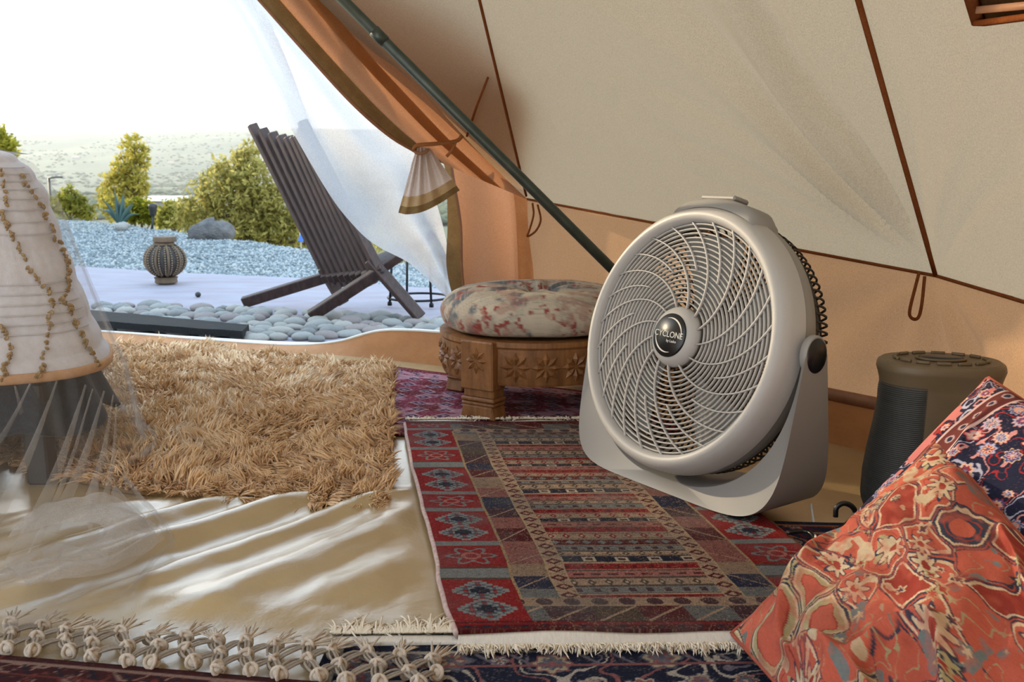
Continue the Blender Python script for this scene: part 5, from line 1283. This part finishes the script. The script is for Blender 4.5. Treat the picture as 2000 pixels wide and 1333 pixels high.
# carrying handle and control on top
hn = []
ah = np.linspace(math.radians(62), math.radians(112), 26)
P_ = []
for (ro, yo) in ((.290, .012), (.306, .016), (.314, .030), (.314, .085), (.304, .098), (.288, .10)):
    e = np.clip(np.minimum(ah - ah[0], ah[-1] - ah) / .12, 0, 1) ** .5; r = .288 + (ro - .288) * e; P_.append(np.stack([r * np.cos(ah), 0 * ah + yo, r * np.sin(ah)], -1))
V, F = grid(np.array(P_).transpose(1, 0, 2)); hp_('carry_handle', (V, F), m_fan2, smooth=True)
V, F = box((0, .058, .317), (.10, .05, .012), .004); hp_('control_knob', (V, F), m_fan2, smooth=False)
# pedestal: U-shaped yoke
nt_ = 90; a = np.linspace(math.pi, 2 * math.pi, nt_); zc = ZC - .022
ri = .306
ix_, iz_ = ri * np.sign(np.cos(a)) * np.abs(np.cos(a)) ** .82, zc - .318 * np.abs(np.sin(a)) ** .85; iz_ = np.maximum(iz_, .018)
ox_ = .322 * np.sign(np.cos(a)) * np.abs(np.cos(a)) ** .30; oz_ = zc - zc * np.abs(np.sin(a)) ** .30
ox_ = ox_ * (1 - .03 * (1 - oz_ / zc)); oz_ = np.maximum(oz_, 0)
def yfb(z):
    k = np.clip(z / zc, 0, 1); return -.040 + .075 * k ** .8, .150 - .050 * k
fi, bi = yfb(iz_); fo, bo_ = yfb(oz_)
prof = np.stack([np.stack([ox_, bo_, oz_], -1), np.stack([ox_, fo + .006, oz_], -1), np.stack([ox_ * .985 + ix_ * .015, fo, oz_ * .985 + iz_ * .015], -1), np.stack([ix_ * .97 + ox_ * .03, fi + .012, iz_ * .97 + oz_ * .03], -1), np.stack([ix_, fi + .02, iz_], -1), np.stack([ix_, bi, iz_], -1), np.stack([ox_, bo_, oz_], -1)], 1)
part('pedestal', grid(prof), m_fan2, fan, local=True, autos=45)
for sx_ in (-1, 1):
    V, F = lathe([(.001, .0), (.038, .0), (.040, .003), (.040, .013), (.038, .016), (.001, .016)], 36); V = np.stack([sx_ * (.3055 + V[:, 2]), V[:, 1] * .82 + .068, V[:, 0] + zc], -1); part('yoke_cap', (V, F), m_fan2, fan, local=True, autos=40)
    V, F = lathe([(.001, .0165), (.033, .0165), (.035, .014)], 32); V = np.stack([sx_ * (.3075 + V[:, 2]), V[:, 1] * .82 + .068, V[:, 0] + zc], -1); part('pivot_knob', (V, F), m_blk, fan, local=True)
# mains lead
m_wire = M('white cable', (214, 210, 204), (224, 220, 214), 10, .5)
tag(part('power_cord', tube(spline([D(1584, 985, 1.95), D(1589, 1020, 1.92), D(1593, 1050, 1.87), A(*G(1590, 1076)[:2], .030), A(*G(1604, 1090)[:2], .026), A(*G(1650, 1100)[:2], .026)], 24), .003, 6), m_wire), 'white power cord dropping behind the fan foot', 'cord')

# ================================================================ HEATER
m_ht = M('brown heater plastic', (98, 82, 60), (108, 92, 68), 6, .45, bump=(300, .0004)); m_hg = M('dark heater mesh', (46, 46, 44), (56, 56, 53), 30, .55)
HC = A(.865, 1.925); ht = thing('heater', 'brown tower heater with a curved dark grille against the wall', 'heater', (HC[0], HC[1], .006), math.radians(-12))
zz = np.array([0, .012, .05, .10, .15, .20, .25, .285, .305, .318, .330, .335]); rz_ = np.array([.118, .128, .134, .133, .127, .119, .113, .113, .118, .122, .120, .112])
hz = np.linspace(0, .335, 80); hr = np.interp(hz, zz, rz_)
an = np.linspace(0, 2 * math.pi, 96, endpoint=False)
def hsec(r, a, z): return np.stack([r * np.sign(np.cos(a)) * np.abs(np.cos(a)) ** .85, r * .72 * np.sign(np.sin(a)) * np.abs(np.sin(a)) ** .85, z], -1)
PHt = hsec(hr[None] + 0 * an[:, None], an[:, None] + 0 * hr[None], hz[None] + 0 * an[:, None])
V, F = grid(PHt, close_u=True); part('body', (V, F), m_ht, ht, local=True)
part('top_panel', (hsec(np.full(96, .1125), an, np.full(96, .335)), [tuple(range(96))]), m_ht, ht, local=True, smooth=False)
gz = np.linspace(.018, .292, 260); ga = np.linspace(math.radians(172), math.radians(256), 46)
gr_ = np.interp(gz, zz, rz_)[None] + .0035 + .0011 * np.sin(gz * 2 * math.pi / .0040)[None] + 0 * ga[:, None]
ef = np.minimum(np.minimum((gz - gz[0]) / .02, (gz[-1] - gz) / .02)[None], np.minimum((ga - ga[0]) / .12, (ga[-1] - ga) / .12)[:, None]); gr_ = gr_ - .006 * (1 - np.clip(ef, 0, 1) ** .5)
part('front_mesh', grid(hsec(gr_, ga[:, None] + 0 * gz[None], gz[None] + 0 * ga[:, None])), m_hg, ht, local=True, label='dark ribbed mesh front')
for k in range(14):
    a0 = k / 14 * 2 * math.pi; pts_ = [(.088 * math.cos(a0 + t), .062 * math.sin(a0 + t), .3375) for t in np.linspace(0, .30, 8)]
    part('button_ridge', tube(pts_, .004, 6), m_ht, ht, local=True)
V, F = lathe([(.001, .341), (.038, .341), (.042, .336)], 30); part('display', (V * A(1, .62, 1), F), m_blk, ht, local=True)
a = np.linspace(0, 2 * math.pi, 48, endpoint=False); part('display_rim', tube(np.stack([.046 * np.cos(a), .029 * np.sin(a), 0 * a + .338], -1), .003, 6, closed=True), m_ht, ht, local=True)

# ================================================================ COAT HANGER
m_hang = M('black hanger', (12, 12, 14), (20, 20, 22), 10, .35)
hg_ = thing('coat_hanger', 'black coat hanger leaning between fan and cushion', 'hanger', G(1610, 1095, .022))
Yh = 1.72
part('hook', tube(spline([D(1632, 1010, Yh), D(1634, 992, Yh), D(1648, 984, Yh), D(1664, 990, Yh), D(1670, 1004, Yh), D(1655, 1024, Yh - .01), D(1630, 1040, Yh - .02), D(1612, 1060, Yh - .03), D(1604, 1090, Yh - .04)], 40), .0050, 8), m_hang, hg_)
part('arm', tube(spline([D(1606, 1082, Yh - .035), A(*G(1580, 1070)[:2], .030), A(*G(1535, 1068)[:2], .028)], 14), .0045, 8), m_hang, hg_)
part('arm', tube(spline([D(1604, 1090, Yh - .04), A(*G(1640, 1115)[:2], .030), A(*G(1680, 1140)[:2], .028)], 14), .0045, 8), m_hang, hg_)
